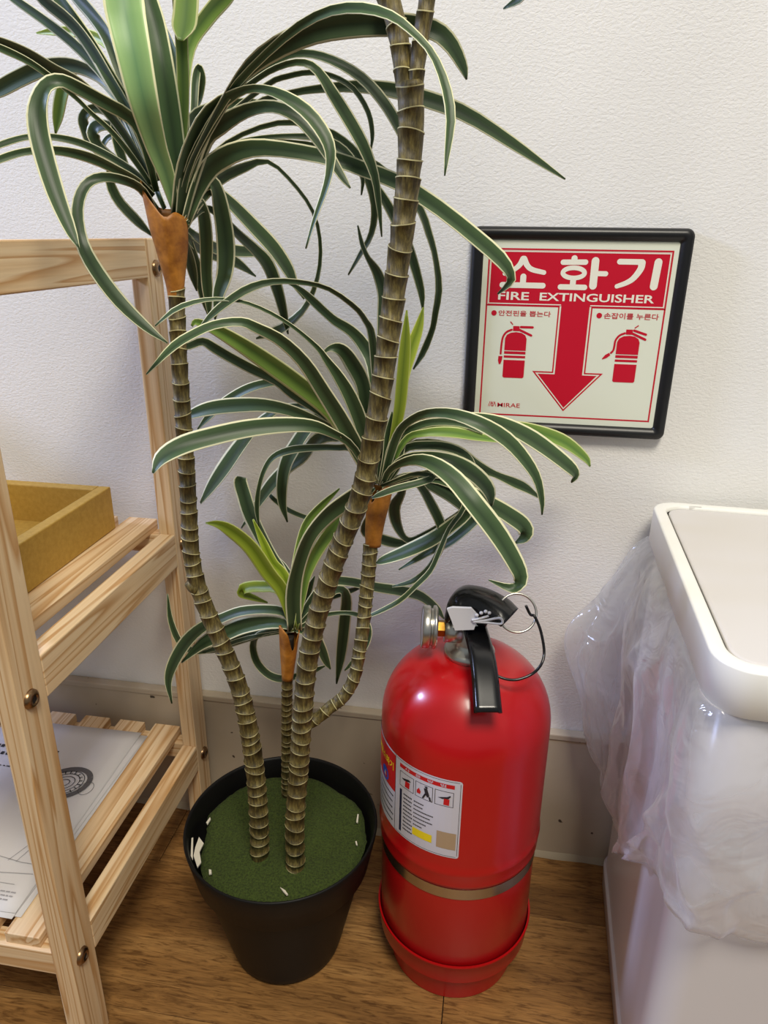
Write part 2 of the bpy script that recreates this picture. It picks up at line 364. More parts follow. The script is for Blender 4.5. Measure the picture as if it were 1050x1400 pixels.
def bolt(y, z):
    bm = bmesh.new()
    lathe(bm, [(0, 0.003), (0.0035, 0.003), (0.0035, 0.0042), (0.0055, 0.004), (0.0078, 0.0022), (0.0082, 0)], (0, 0, 0), 28)
    bmesh.ops.rotate(bm, verts=bm.verts, cent=(0, 0, 0), matrix=Matrix.Rotation(math.pi/2, 3, 'Y'))
    bmesh.ops.translate(bm, verts=bm.verts, vec=(XR, y, z))
    o = obj('bolt', fix(bm), M_BOLT, sh); 
    bm = bmesh.new(); lathe(bm, [(0, 0), (0.0034, 0)], (0, 0, 0), 6)
    bmesh.ops.rotate(bm, verts=bm.verts, cent=(0, 0, 0), matrix=Matrix.Rotation(math.pi/2, 3, 'Y'))
    bmesh.ops.translate(bm, verts=bm.verts, vec=(XR + 0.0033, y, z))
    obj('socket', fix(bm), M_HOLE, o)
for y, z in ((-0.322, 0.4065), (-0.322, 0.1225), (-0.0345, 0.118), (-0.0345, 0.415), (-0.0345, 0.714), (-0.322, 0.722)): bolt(y, z)
# tray on the middle shelf
tr = empty('tray', (-0.51, -0.18, 0.4405), 'shallow mustard yellow tray on the middle slatted shelf', 'tray')
TX0, TX1, TY0, TY1, TZ0, TZ1, TW = -0.63, -0.408, -0.290, -0.062, 0.4405, 0.489, 0.013
boxo('bottom', TX0+TW, TX1-TW, TY0+TW, TY1-TW, TZ0, TZ0 + 0.006, M_TRAY, tr)
bm = bmesh.new()
box(bm, TX1-TW, TX1, TY0, TY1, TZ0, TZ1, 0.0012)
obj('side_wall', bm, M_TRAY, tr)
boxo('side_wall', TX0, TX0+TW, TY0, TY1, TZ0, TZ1, M_TRAY, tr, 0.0012)
boxo('end_wall', TX0+TW, TX1-TW, TY1-TW, TY1, TZ0, TZ1, M_TRAY, tr, 0.0012)
boxo('end_wall', TX0+TW, TX1-TW, TY0, TY0+TW, TZ0, TZ1, M_TRAY, tr, 0.0012)
# papers on the lower shelf
def sheet(name, cx, cy, z, rot, w=0.182, h=0.262):
    bm = bmesh.new(); nx, ny = 10, 14; g = []
    c, s = math.cos(rot), math.sin(rot)
    for i in range(nx+1):
        col = []
        for j in range(ny+1):
            x = (i/nx-0.5)*w; y = (j/ny-0.5)*h
            zz = z + 0.0012*(0.5+0.5*noise.noise(Vector((x*14, y*14, 5)))) 
            col.append(bm.verts.new((cx + c*x - s*y, cy + s*x + c*y, zz)))
        g.append(col)
    for i in range(nx):
        for j in range(ny): bm.faces.new((g[i][j], g[i+1][j], g[i+1][j+1], g[i][j+1])).smooth = True
    r = bmesh.ops.extrude_face_region(bm, geom=list(bm.faces))
    bmesh.ops.translate(bm, verts=[v for v in r['geom'] if isinstance(v, bmesh.types.BMVert)], vec=(0, 0, 0.0002))
    return obj(name, fix(bm), M_PAPER)
PZ = 0.1503
tag(sheet('paper_sheet', -0.497, -0.186, PZ, 0.012), 'lowest white paper sheet of the pile, its edge showing at right', 'paper', 'paper sheets on the lower shelf')
tag(sheet('paper_sheet', -0.500, -0.188, PZ + 0.0016, -0.012), 'middle white paper sheet between the two other sheets on the lower shelf', 'paper', 'paper sheets on the lower shelf')
pt = tag(sheet('paper_sheet', -0.504, -0.186, PZ + 0.0032, 0.022), 'topmost white paper sheet printed with a grey round line drawing', 'paper', 'paper sheets on the lower shelf')
PT = PZ + 0.0048
def strip(bm, pts, w, z):
    P = [Vector((p[0], p[1], z)) for p in pts]; L_ = []
    for i, p in enumerate(P):
        t = (P[min(i+1, len(P)-1)] - P[max(i-1, 0)]).normalized(); n_ = Vector((-t.y, t.x, 0))*w/2
        L_.append((bm.verts.new(p - n_), bm.verts.new(p + n_)))
    for a, b_ in zip(L_, L_[1:]): bm.faces.new((a[0], b_[0], b_[1], a[1]))
def ell(cx, cy, a, b_, rot, t0=0, t1=2*math.pi, n=40):
    c, s = math.cos(rot), math.sin(rot)
    return [(cx + c*a*math.cos(t) - s*b_*math.sin(t), cy + s*a*math.cos(t) + c*b_*math.sin(t)) for t in (t0+(t1-t0)*k/n for k in range(n+1))]
DX, DY = -0.4600, -0.1520
bm = bmesh.new()
for k, w in ((1.0, 0.0055),): strip(bm, ell(DX, DY, 0.027, 0.0225, 0.5), 0.0065, PT)
obj('drawing_ring', bm, M_INK, pt)
bm = bmesh.new()
for a in (0.0215, 0.0165, 0.0115, 0.0060): strip(bm, ell(DX - 0.0015, DY, a*1.03, a*0.86, 0.5), 0.0009, PT + 0.0001)
for k in range(18):
    t = 2*math.pi*k/18; strip(bm, [(DX+0.0150*math.cos(t), DY+0.0150*math.sin(t)), (DX+0.019*math.cos(t), DY+0.019*math.sin(t))], 0.0012, PT + 0.0001)
strip(bm, ell(DX+0.028, DY-0.004, 0.008, 0.010, 0), 0.0005, PT)
obj('drawing_lines', bm, M_INKD, pt)
bm = bmesh.new()
strip(bm, [(-0.59, -0.262), (-0.50, -0.262), (-0.47, -0.258), (-0.44, -0.262), (-0.42, -0.262)], 0.0008, PT)
strip(bm, [(-0.59, -0.274), (-0.50, -0.274), (-0.46, -0.277), (-0.42, -0.273)], 0.0008, PT)
strip(bm, [(-0.455, -0.262), (-0.446, -0.240), (-0.440, -0.240), (-0.446, -0.262)], 0.0007, PT)
strip(bm, [(-0.52, -0.287), (-0.43, -0.287)], 0.0006, PT)
random.seed(5)
for r_ in range(3):
    x = -0.455
    while x < -0.425:
        w_ = random.uniform(0.002, 0.005); strip(bm, [(x, -0.2955-0.0042*r_), (x+w_, -0.2955-0.0042*r_)], 0.0014, PT); x += w_ + 0.0011
obj('drawing_lines', bm, M_INKL, pt)
bm = bmesh.new()
for r_, (yy, hh) in enumerate(((-0.106, 0.006), (-0.118, 0.006), (-0.138, 0.0018))):
    x = -0.585
    while x < -0.497:
        w_ = random.uniform(0.003, 0.007); strip(bm, [(x, yy), (x+w_*0.7, yy)], hh*0.8, PT); x += w_ + 0.001
obj('printed_lines', bm, M_INKD, pt)
# ------------------------------------------------------------------ plant data: stems (x,y,z,radius mm), leaves (x,y,z mm, width direction, width mm)
TRUNKS={
 'T1':[(-207,-215,141.7,9.39),(-204.9,-213.8,203.8,9.11),(-206.7,-212.3,274.7,8.8),(-215.2,-210.6,347.9,8.18),(-231.2,-209.2,400.4,7.68),(-247.3,-207.9,446.7,7.36),(-253.3,-206.8,485.1,7.11),(-252.2,-205.5,532.4,6.84),(-251.2,-204.2,577.4,6.67),(-251,-202.7,626,6.49),(-250.2,-201.4,666.5,6.33),(-248.5,-200,707.7,6.18)],
 'T2':[(-166.3,-222,142.1,9.23),(-164.9,-223.9,211.2,9.04),(-158.7,-225.8,276.1,8.85),(-152.8,-227.7,336.5,8.68),(-145.7,-229.9,400.4,8.48),(-136.4,-231.5,445.6,8.34),(-124,-233.2,488.5,8.19),(-111.3,-234.8,525.8,8.06),(-98,-236.4,561,7.93),(-90,-238.1,596.9,7.81),(-83.9,-239.7,630.7,7.73),(-79.3,-241.3,662.7,7.72),(-75.3,-243,693,7.71),(-71.1,-244.9,726.5,7.7),(-67.1,-246.8,758,7.69),(-64.3,-248.6,785.7,7.77),(-63.3,-250.1,808,7.92),(-64.1,-251.4,827.5,8.05),(-64.6,-252,835.9,8.11)],
 'FR':[(-61.8,-252,827.4,4.85),(-60,-252.5,844.4,4.88),(-57.8,-253,859,4.91),(-55.3,-253.5,874.9,4.84),(-52.6,-254.2,895.4,4.78),(-50.1,-255,918.3,4.83)],
 'FL':[(-67.1,-252,827.4,5.3),(-69.6,-249.7,845.1,5.75),(-72.3,-247.9,858.6,6.09),(-77.8,-245.6,875.8,6.3),(-86.2,-243.1,892.8,6.43),(-93.8,-240,915.1,6.36)],
 'T3':[(-151,-222,332.3,5.66),(-142.1,-218.9,336.9,5.66),(-129.5,-214,347.7,5.65),(-118.2,-209.4,357.7,5.64),(-109.8,-203.8,374.6,5.73),(-106.4,-197,396.9,5.88),(-104,-188.6,424.6,6.06),(-102.6,-178.8,456.5,6.27),(-101.4,-168,491.1,6.5)],
 'T4':[(-205.3,-125,128.6,5.88),(-198.8,-136.1,211.8,5.59),(-193.5,-145.5,277.5,5.49),(-187.6,-155,338.4,5.49)],
}
HUSKS={
 'H1':[(-249.2,-200,700.7,6.21),(-249.2,-200,713.1,7.41),(-249.7,-200,731.5,11.15),(-250.5,-200,747,13.84),(-251.5,-200,764.6,15.14)],
 'H3':[(-99.4,-168,491.3,7.15),(-98.9,-167.3,503.1,7.67),(-97.3,-166.4,518.8,9.06),(-95.6,-165.7,532.3,10.25),(-93.9,-165,543.7,10.75)],
 'H4':[(-187.9,-155,331.4,5.51),(-186.4,-155,351.4,7.29),(-184.8,-155,372.5,9.11),(-183.5,-155,389.2,9.97)],
}
LEAVES=[
 (1,'f',[(-242.5,-200,757.7,-96,-27,-10,4.4),(-240.9,-215.7,785.7,-97,-22,-11,11.7),(-241.6,-227.1,803.9,-97,-21,-11,14.9),(-239.5,-243.6,828.5,-96,-26,-10,19.2),(-241.4,-247,853.2,-94,-31,-13,22.3),(-245.8,-243.2,873.3,-93,-35,-12,24.4),(-247.5,-241.2,883.5,-90,-44,-3,24.7),(-249.4,-237.7,901.6,-88,-47,-1,22.7),(-251,-235,915.5,-88,-47,-1,13.6)]),
 (1,'v',[(-240.1,-200,777,-77,-63,2,5.6),(-238,-202.1,788.8,-86,-52,-4,11.7),(-237.5,-207.4,817.2,-89,-45,-8,14.9),(-237.2,-213.8,849,-90,-43,-9,14.8),(-241.8,-210.3,875.9,-92,-36,-15,14.2),(-246.3,-208,891.9,-93,-33,-18,12.6),(-249.4,-205.7,907.6,-91,-40,-12,8.7),(-251.4,-204,919,-90,-42,-10,1)]),
 (1,'v',[(-238,-200,777,-86,-47,18,4.3),(-237.6,-193.7,795.4,-91,-41,10,8.5),(-240,-183.2,826,-95,-30,-3,10.7),(-246.7,-170.8,856.9,-96,-16,-21,11),(-255.2,-161.1,879.5,-92,-1,-39,6.9),(-262.2,-155,893.4,-88,8,-48,1.2)]),
 (1,'g',[(-235.7,-200,794.9,-79,-60,11,4.3),(-231.9,-200,823.7,-81,-58,9,7.4),(-230,-200,845.9,-84,-53,6,8.7),(-228.8,-200,867.4,-87,-50,0,8.6),(-221.8,-214.7,883.5,-87,-50,-3,9.7),(-214.7,-226.2,893.1,-81,-58,2,12.6),(-210.3,-230.2,895.7,73,15,66,13.8),(-207.4,-236.5,887.4,95,31,0,14.7),(-204.8,-247.1,873.3,97,25,-5,15.2),(-203.9,-254.3,864.1,98,19,-10,14.2),(-203.9,-260,857.1,98,15,-12,3.8)]),
 (1,'g',[(-236,-200,806.6,-86,-48,19,4.2),(-237.5,-185.6,836,-83,-51,23,7.4),(-237.1,-167.5,873.2,-59,-67,45,9.6),(-226.4,-155.7,894.6,-25,-76,60,13),(-213.8,-146,909.9,-15,-75,65,12.4),(-204.5,-140,917.8,-12,-72,69,2.4)]),
 (1,'v',[(-258.4,-200,783,-91,-23,-35,4.4),(-277,-189.6,824.4,-89,-15,-44,6.6),(-294.3,-182.7,849.9,-74,13,-65,7.7),(-316.6,-177.9,871.6,-61,23,-76,8.2),(-340,-174.7,888.6,-52,23,-82,7.4),(-366.6,-171.4,905.1,-49,22,-84,6.2),(-377.8,-170,911.9,-48,22,-85,2.3)]),
 (1,'v',[(-255.6,-200,783,-94,-13,-32,4.4),(-269.1,-200,822.9,-92,-3,-39,8.9),(-283.5,-200,849,-85,11,-52,10.9),(-299.6,-196.7,873.9,-79,16,-59,10.4),(-318.6,-192.8,897.8,-76,18,-62,9.8),(-324.9,-191.4,906.7,-81,10,-58,8.4),(-331,-190,915.7,-81,10,-58,2.2)]),
 (1,'v',[(-257.9,-200,787.8,-92,18,-34,5.1),(-271.5,-200,825.2,-88,26,-39,8.5),(-284.9,-200,849,-80,39,-46,10.6),(-295.9,-200,867.8,-73,45,-51,10.8),(-308.5,-200,883.1,-57,55,-62,10.7),(-326.6,-200,896.2,-49,57,-65,9.7),(-337.2,-200,904.8,-52,57,-64,2.8)]),
 (1,'v',[(-256.2,-200,790.2,-92,-23,-31,4.3),(-271.2,-189.4,826.7,-92,-21,-34,7),(-286.2,-180.1,858.2,-91,-18,-38,8.7),(-296.6,-173.6,880,-86,-4,-51,9.5),(-308.5,-168.8,894.7,-67,24,-70,10.3),(-322,-164.3,907.3,-58,30,-76,9.7),(-335.7,-160,918.7,-55,31,-77,2.4)]),
 (1,'y',[(-255.7,-200,794.9,-91,-32,-28,3.2),(-280.4,-168.4,839.1,-89,-27,-36,5.5),(-302.7,-146,870.7,-77,-5,-64,6.5),(-322.8,-132.8,887,-37,22,-90,7.3),(-346.5,-121.5,894.9,-12,24,-96,7.6),(-373.4,-109.9,899,-1,23,-97,6.5),(-397.3,-100,900.4,4,22,-97,1.2)]),
 (1,'v',[(-258.7,-200,780.6,-90,34,-26,5.9),(-267.8,-207,803.7,-88,38,-30,7.4),(-280.2,-214.4,825.6,-81,43,-40,9.3),(-294.1,-221.3,841.1,-69,48,-53,10.8),(-308.1,-229.1,848.5,-62,42,-66,10.7),(-321.1,-237.1,856.6,-59,40,-70,9.7),(-334.4,-244.6,861.9,-52,38,-77,8),(-343.8,-250,865.5,-51,38,-78,2.1)]),
 (1,'v',[(-260.2,-200,779.4,-91,-1,-41,3.5),(-267.9,-208.6,796.6,-89,1,-45,4.5),(-277.4,-217.7,812.9,-83,5,-56,3.9),(-287.6,-225.5,824.2,-79,8,-61,3.2),(-293.7,-231.1,832.1,-79,7,-61,3.2),(-303.1,-242.6,842.4,-72,3,-70,4),(-311.9,-252.7,849.8,-55,1,-83,4.3),(-322.5,-263.2,854.9,-40,0,-92,4.6),(-329.3,-270,857.4,-34,-1,-94,1.4)]),
 (1,'v',[(-259.3,-200,787.8,-90,-12,-41,3.4),(-277,-179.4,820.9,-80,4,-60,6.1),(-304,-159.7,850.4,-49,32,-81,9.8),(-325.8,-149.4,862.7,-24,41,-88,10.3),(-345.4,-145.6,868.2,-3,37,-93,11.1),(-369.7,-141.3,867.4,18,28,-94,12.7),(-394,-137.1,861.7,29,23,-93,13),(-415.6,-133.3,855,35,20,-91,12.1),(-434.1,-130,848,38,19,-91,3.7)]),
 (1,'v',[(-257.2,-200,776,-93,-35,-12,4.3),(-254.2,-218.9,808.4,-96,-22,-15,7.3),(-257.8,-227.8,820.7,-84,18,-50,9.6),(-270.7,-239,828.7,-60,14,-79,9.1),(-281.9,-249.1,835.2,-52,12,-84,8.8),(-289.3,-255.4,838,7,2,-100,8.1),(-296.5,-260.3,834,81,-20,-56,11.3),(-301.2,-263.7,823.8,97,4,-22,13.2),(-301.5,-267.5,810.9,92,40,1,13.3),(-297,-272.7,793.6,83,55,10,13.1),(-288.3,-279.7,770.6,77,62,14,11.8),(-277.4,-286.6,748.8,72,68,17,7.7),(-270.9,-290,738.4,67,72,19,1)]),
 (1,'g',[(-259.3,-200,787.8,-89,-27,-37,3.2),(-282.3,-173.9,824,-82,-14,-55,5.1),(-310.7,-152.5,851.6,-59,14,-79,7.5),(-327.5,-146.5,862.6,-38,24,-89,7.2),(-339.2,-143.9,866,3,13,-99,6.9),(-347.7,-142,862.6,58,-18,-80,10.5),(-358.2,-138.2,850.9,81,-3,-59,11.9),(-367.6,-133.5,835.1,88,9,-47,9.4),(-374.2,-130,822.4,89,12,-43,1.3)]),
 (1,'v',[(-259.2,-200,775.7,-68,16,-72,3.6),(-273.2,-200,789,-59,18,-79,5.3),(-291.6,-200,799.7,-44,11,-89,5.5),(-311.8,-200,808.1,-31,5,-95,5.4),(-328.1,-207.4,811.2,-4,-5,-100,4.8),(-343.7,-216.2,810.4,28,-14,-95,4.5),(-359.7,-225.3,804.5,51,-20,-84,4.9),(-367.2,-230,799.5,64,-25,-73,2)]),
 (1,'v',[(-259.5,-200,773.3,-73,47,-49,4.7),(-268.8,-204.7,782.7,-66,47,-59,7.3),(-280.8,-209.6,789.5,-54,42,-73,7.7),(-297,-216,797.1,-43,36,-83,8.2),(-315,-224.3,800.8,-19,26,-95,6.4),(-333.2,-234.8,799.5,11,17,-98,5.1),(-348.5,-244,793.7,38,10,-92,5.1),(-357.7,-250,787.6,52,7,-85,1.6)]),
 (1,'v',[(-259.8,-200,762.1,-100,6,-8,5.3),(-261.7,-212.6,776.3,-96,18,-23,7.7),(-268.8,-222.3,781.9,-51,14,-85,6.6),(-279.7,-234.2,783.4,15,8,-99,6.6),(-287.6,-243.7,777.3,91,3,-41,8.2),(-288.5,-256.1,762.2,90,42,-12,8),(-280.3,-270,741.2,69,72,3,9.2),(-272.4,-270,722.8,33,93,19,12.9),(-257.6,-270,702.7,30,92,26,12.6),(-240.8,-270,687.2,27,90,34,8.7),(-226.4,-270,677.3,29,86,42,1.3)]),
 (1,'v',[(-257,-200,783,-75,-1,-66,3.6),(-273.2,-183,801.2,-71,3,-71,5.5),(-295.7,-162.5,823.1,-55,14,-82,7.2),(-314.4,-149.9,834.9,-27,35,-90,7.9),(-327.2,-148.1,838,11,25,-96,6.9),(-337.7,-146.5,833,79,2,-62,8.5),(-339,-144.8,823.1,64,74,20,8.1),(-335.7,-142.6,811.6,27,89,38,9.7),(-324.5,-140,801.3,24,84,48,2.4)]),
 (1,'v',[(-257,-200,783,-74,-12,-66,3.3),(-279.1,-179.3,804,-67,-7,-74,5.8),(-302.5,-161.5,820.8,-45,11,-89,7.2),(-315,-158.2,825.1,-6,8,-99,7.9),(-324.6,-156.5,822.6,64,-23,-73,11.4),(-326.1,-154.7,814.2,58,73,36,8.7),(-319.9,-152.4,806.7,33,65,68,7.9),(-309.6,-150,801.7,30,44,84,1.9)]),
 (1,'v',[(-256.1,-200,778.2,-77,-30,-57,2.7),(-285.1,-163,798,-73,-25,-64,4),(-309.4,-138.6,814.5,-52,-1,-85,4.3),(-321.2,-135.6,819.9,-8,8,-99,4.1),(-329,-133.8,816.4,56,-25,-79,5.5),(-333.3,-131.9,810,94,20,-28,3.8),(-333.7,-130,803.5,87,49,9,1.2)]),
 (1,'v',[(-257.8,-200,764.6,-65,4,-76,3.6),(-284,-183,787.8,-56,7,-83,4.8),(-298.7,-176,794.4,-3,0,-100,5.1),(-308.8,-171.2,788.6,94,25,-23,5.9),(-306.5,-167,772.1,47,78,42,9.2),(-293.3,-162.9,755.7,40,74,54,8.7),(-282.9,-160,744.9,39,73,57,1.3)]),
 (1,'v',[(-252.1,-200,764.6,-85,5,-52,3.7),(-273.1,-183.1,800.2,-86,2,-50,6.1),(-286.4,-171.9,824.5,-78,18,-60,9.2),(-295.6,-170,833.6,25,17,-95,7.7),(-299.6,-170,821.4,86,51,-5,7.2),(-297.4,-170,801.5,58,80,18,7.6),(-285.9,-170,777.3,44,87,21,1.4)]),
 (1,'v',[(-240.9,-200,762.2,-84,-50,23,4.4),(-228,-209.7,788.4,-78,-57,26,5.3),(-212.4,-218.2,808.3,-67,-67,31,5.4),(-184.7,-231.3,833.9,-64,-64,44,5.1),(-160.7,-241.7,849.5,-58,-53,62,4.7),(-133.9,-253,863,-48,-42,77,5.3),(-111.3,-261.3,869.2,-19,-19,96,5.5),(-90.9,-266.6,868.8,19,14,97,6.3),(-73.2,-271.4,863.3,49,45,75,6.2),(-60.5,-275.6,854.4,61,66,44,6.2),(-48.9,-280.1,843.1,67,70,24,6.2),(-40.5,-285.4,827.2,78,61,11,6.8),(-36.1,-290.7,810.3,92,39,-1,6.1),(-36.6,-295.9,793.4,97,23,-11,3.7),(-37.3,-300,780.1,97,21,-12,0.8)]),
 (1,'v',[(-240.8,-200,763.2,-67,-74,8,4.9),(-226.9,-209.6,788.4,-61,-79,9,5.5),(-212.4,-217.3,806.1,-53,-84,10,6.6),(-181.5,-232.8,836.9,-54,-82,18,9.1),(-157.8,-243,851.5,-45,-71,54,12.9),(-128.3,-247.1,861.9,-20,-58,79,14.1),(-102.6,-240.7,866.9,-1,-41,91,14),(-76.7,-234.4,868,8,-27,96,12.9),(-54.8,-229.1,866.1,27,0,96,11.4),(-43.6,-225.7,858.9,54,43,73,11.7),(-35.5,-222.1,847.7,68,48,56,7.5),(-32.5,-220,840.5,79,42,45,1)]),
 (1,'v',[(-239.6,-200,763.2,-71,-65,28,2.8),(-228.6,-200,791.5,-61,-73,31,3.5),(-210.9,-200,819.4,-52,-75,42,4.1),(-185.2,-200,845,-43,-71,56,4.5),(-160.2,-200,858.3,-31,-47,83,4.5),(-142.9,-200,861,4,0,100,5),(-124.4,-200,856.8,33,40,86,6.7),(-104.5,-200,846.3,44,65,62,9.2),(-89.5,-200,832,52,72,46,10.4),(-79.3,-200,817.5,57,75,33,9.8),(-72.4,-200,802.4,64,72,29,2)]),
 (1,'v',[(-239.6,-200,763.2,-55,-82,13,3.2),(-226.7,-204.3,791.2,-45,-88,13,4.2),(-200.7,-210.7,826.9,-39,-89,22,4.2),(-173.9,-215.1,842.7,-38,-78,50,4.1),(-156.6,-217.8,849.9,-29,-62,73,4.2),(-140.2,-219.8,852.1,9,-21,97,4.3),(-129.6,-217.9,847.3,53,49,69,6.5),(-118.9,-214.7,832.3,63,55,55,9.3),(-108.3,-211.6,816.7,65,55,52,10),(-100.3,-209,802.9,70,57,44,9.5),(-93.6,-206.1,786.5,87,39,30,6.2),(-90.9,-203.2,768.1,97,21,14,4.1),(-89.1,-200,747,98,17,11,1)]),
 (1,'v',[(-239.6,-200,763.2,-30,-91,29,3.8),(-229.8,-194.8,789.5,-20,-93,30,5),(-210,-187.9,820.9,-13,-92,36,4.9),(-176.4,-180.2,846.4,-14,-87,48,5.1),(-160.6,-178.6,851.9,-12,-65,75,4.1),(-145,-177.2,854.1,4,-41,91,3.7),(-129.6,-175.8,851.9,31,-3,95,3.6),(-114.8,-174.2,844.3,58,38,72,3.9),(-104.5,-172.4,829.9,79,44,42,3.9),(-101.5,-171,816.1,100,5,8,3.2),(-102.7,-170,805.8,97,-19,-13,1.1)]),
 (1,'v',[(-239.6,-200,763.2,-58,-71,41,3),(-232.3,-192.2,787.3,-45,-77,46,3.7),(-218.1,-183.2,812.1,-31,-74,60,5),(-187.5,-171.3,836,-23,-59,77,5.2),(-162.6,-163.3,843.9,-13,-34,93,4.8),(-141.7,-156.9,847.5,-6,-21,98,5.9),(-116,-149.1,849.8,2,-8,100,8.6),(-90,-141.2,847.9,12,9,99,11.1),(-63.4,-133.1,842.1,19,21,96,12.8),(-36.1,-124.7,833.3,28,35,89,12.5),(-1.8,-113.7,815.5,32,42,85,10),(21.9,-106.2,802.3,33,44,84,6.1),(42,-100,791.2,33,44,84,1.4)]),
 (1,'v',[(-244.5,-200,754.7,-67,-74,6,8.5),(-230.1,-210.3,786,-62,-78,6,16.3),(-215.9,-218.6,808.3,-51,-86,5,18.5),(-200.2,-225.7,824.8,-50,-82,27,13.7),(-179.4,-232.4,833.6,-37,-58,72,6.1),(-163.5,-237,834.7,8,-15,99,5.1),(-146.5,-241.2,829.8,44,24,87,7.2),(-130.7,-244.2,820.2,60,52,61,10),(-119.9,-247,808.3,71,59,38,10),(-114.8,-249,798.2,92,34,17,7.5),(-114.5,-251,787.6,99,-7,-9,5.8),(-117.1,-253.2,775.6,92,-31,-22,5),(-123.8,-256.7,757.3,91,-35,-24,3.4),(-129.3,-260,739.6,92,-32,-23,1.1)]),
 (1,'v',[(-241.3,-200,752.2,-79,-59,19,7.8),(-228.6,-206.8,783.9,-74,-64,21,14.3),(-214.1,-212.7,808.9,-58,-76,30,16.2),(-199.5,-215.8,816.9,-44,-53,73,12.5),(-178.3,-220.1,824.9,-26,-32,91,8.9),(-158.9,-222,826.6,16,16,97,8),(-142.6,-223.8,819.8,47,65,59,9.9),(-128.5,-225.9,806.6,53,75,39,11.2),(-121,-227.3,796.9,56,77,31,9.9),(-111.3,-229.1,783.6,55,77,32,6.6),(-105.7,-230,777.3,53,76,37,1.3)]),
 (1,'v',[(-237.8,-200,752.2,-60,-75,28,7.3),(-226.6,-200,776.1,-53,-80,30,12.5),(-215.8,-200,791.5,-45,-77,45,16.1),(-204.3,-200,798.6,-35,-55,76,15),(-190.4,-200,803.2,-18,-27,94,13),(-173.1,-200,804.5,4,2,100,11.4),(-147.3,-200,801.7,15,17,97,10.5),(-121.1,-200,796.6,21,28,94,10.7),(-102.6,-196.4,790.8,17,32,93,11),(-80.1,-182.8,783.3,19,38,90,12.2),(-52.1,-165.3,767.1,24,49,84,13.5),(-24.6,-148,747.1,27,54,80,14.5),(-4.7,-135.8,731.1,30,60,74,15),(4.2,-129.3,720,66,49,56,9),(3.6,-125.7,712.5,59,-50,-63,6.3),(-5.3,-120,703.9,40,-52,-76,1.4)]),
 (1,'v',[(-237.9,-200,751.2,-6,-78,62,6.8),(-230.9,-185.5,770.3,0,-77,64,10.1),(-219.1,-171.3,786.2,7,-72,69,11),(-205.3,-159.7,794.6,7,-56,82,8.6),(-188.2,-146.9,800.2,26,-1,97,3.4),(-173.2,-131.5,786.2,43,48,76,3.2),(-160.8,-116,765,70,49,51,3.2),(-158.1,-104,739.4,99,14,0,3.2),(-164.2,-92.3,711.7,88,-21,-42,4.4),(-178.7,-81.2,685.3,52,-53,-67,7.5),(-200.1,-71.9,667.2,32,-53,-78,10.6),(-216.6,-66.1,659.2,21,-46,-86,9.6),(-235.1,-60,652.3,19,-44,-88,1.6)]),
 (1,'v',[(-238.7,-200,754.7,-66,-62,42,3.4),(-231.1,-191.2,780,-54,-68,49,4.7),(-219,-183.8,798.6,-38,-64,67,5.3),(-203.6,-177.7,808.8,-26,-38,89,4.4),(-185.8,-171.6,813.7,-14,-9,99,3.8),(-162.3,-166,815.6,-3,9,100,3.9),(-141.2,-161.5,814.1,15,39,91,6.1),(-125.5,-157.7,806.1,26,74,62,9.5),(-115.1,-154.1,794,37,80,48,6.6),(-112,-152.4,787.1,83,52,19,3.6),(-113.6,-150,776.5,96,26,-8,1.1)]),
 (1,'v',[(-238.5,-200,757.2,-35,-85,40,3.5),(-228.8,-189.8,787.4,-21,-87,45,4.6),(-208.3,-180.1,810,-11,-77,62,4.1),(-172.5,-168,824.1,-1,-44,90,4),(-141.9,-158.2,821.2,26,7,96,4.9),(-121.4,-150.5,808.8,46,49,74,7.4),(-111.3,-144.4,793.2,72,51,47,8),(-105.5,-136.9,770.3,98,16,10,6.3),(-108.9,-130.5,749.3,84,-34,-42,5.5),(-119.6,-125.1,732.3,59,-57,-57,5.1),(-130.6,-120,716.3,58,-57,-58,1.7)]),
 (1,'v',[(-235.6,-200,757.3,-43,-63,64,4.9),(-232.2,-187.6,771.7,-15,-17,97,6.6),(-231,-178.7,761.8,77,54,33,9.9),(-236.5,-163.4,741.7,90,43,1,10.5),(-242.3,-153.7,719.1,91,41,-3,9.6),(-244.9,-147.6,701.4,89,46,3,8.6),(-247.9,-140,677.8,88,46,4,1.3)]),
 (1,'v',[(-235.7,-200,756.3,-23,-77,59,5.8),(-228.7,-184.8,778.8,-10,-75,66,9),(-220.9,-179.2,782.2,33,53,78,11.3),(-220.8,-166.8,763.2,90,40,17,13.1),(-221.5,-160,739.2,97,23,-3,14.7),(-223.6,-160,718.6,97,-7,-23,14.2),(-230.5,-160,700.9,94,-16,-29,10.9),(-235.2,-160,680.9,97,-6,-23,1.3)]),
 (1,'v',[(-235.6,-200,757.3,-33,-58,74,5),(-230.3,-181.9,774,-23,-49,84,6.1),(-222.4,-171.9,777.5,-1,19,98,7),(-215.9,-159.7,769.8,9,56,83,11.7),(-206.3,-139.8,754.2,10,67,74,15.4),(-193.5,-126.3,736.8,19,74,65,16.7),(-184.8,-115,719.7,28,76,59,14.6),(-180.7,-107.9,707.4,32,76,57,8.5),(-174.7,-100,694,28,77,58,1.8)]),
 (1,'v',[(-235.3,-200,754.8,-9,-41,91,3.7),(-230.1,-177.2,765.5,5,-16,99,4.6),(-225,-160.9,760.7,32,31,90,6),(-220.2,-135.2,747.4,34,38,86,7.8),(-213.6,-110.4,733.9,29,50,82,10.7),(-206.3,-102.1,722.4,51,64,57,13.2),(-202.1,-90.7,701.4,78,50,37,10.9),(-200.4,-79,677.9,86,43,26,7.6),(-199.6,-70,658.9,88,41,23,1.4)]),
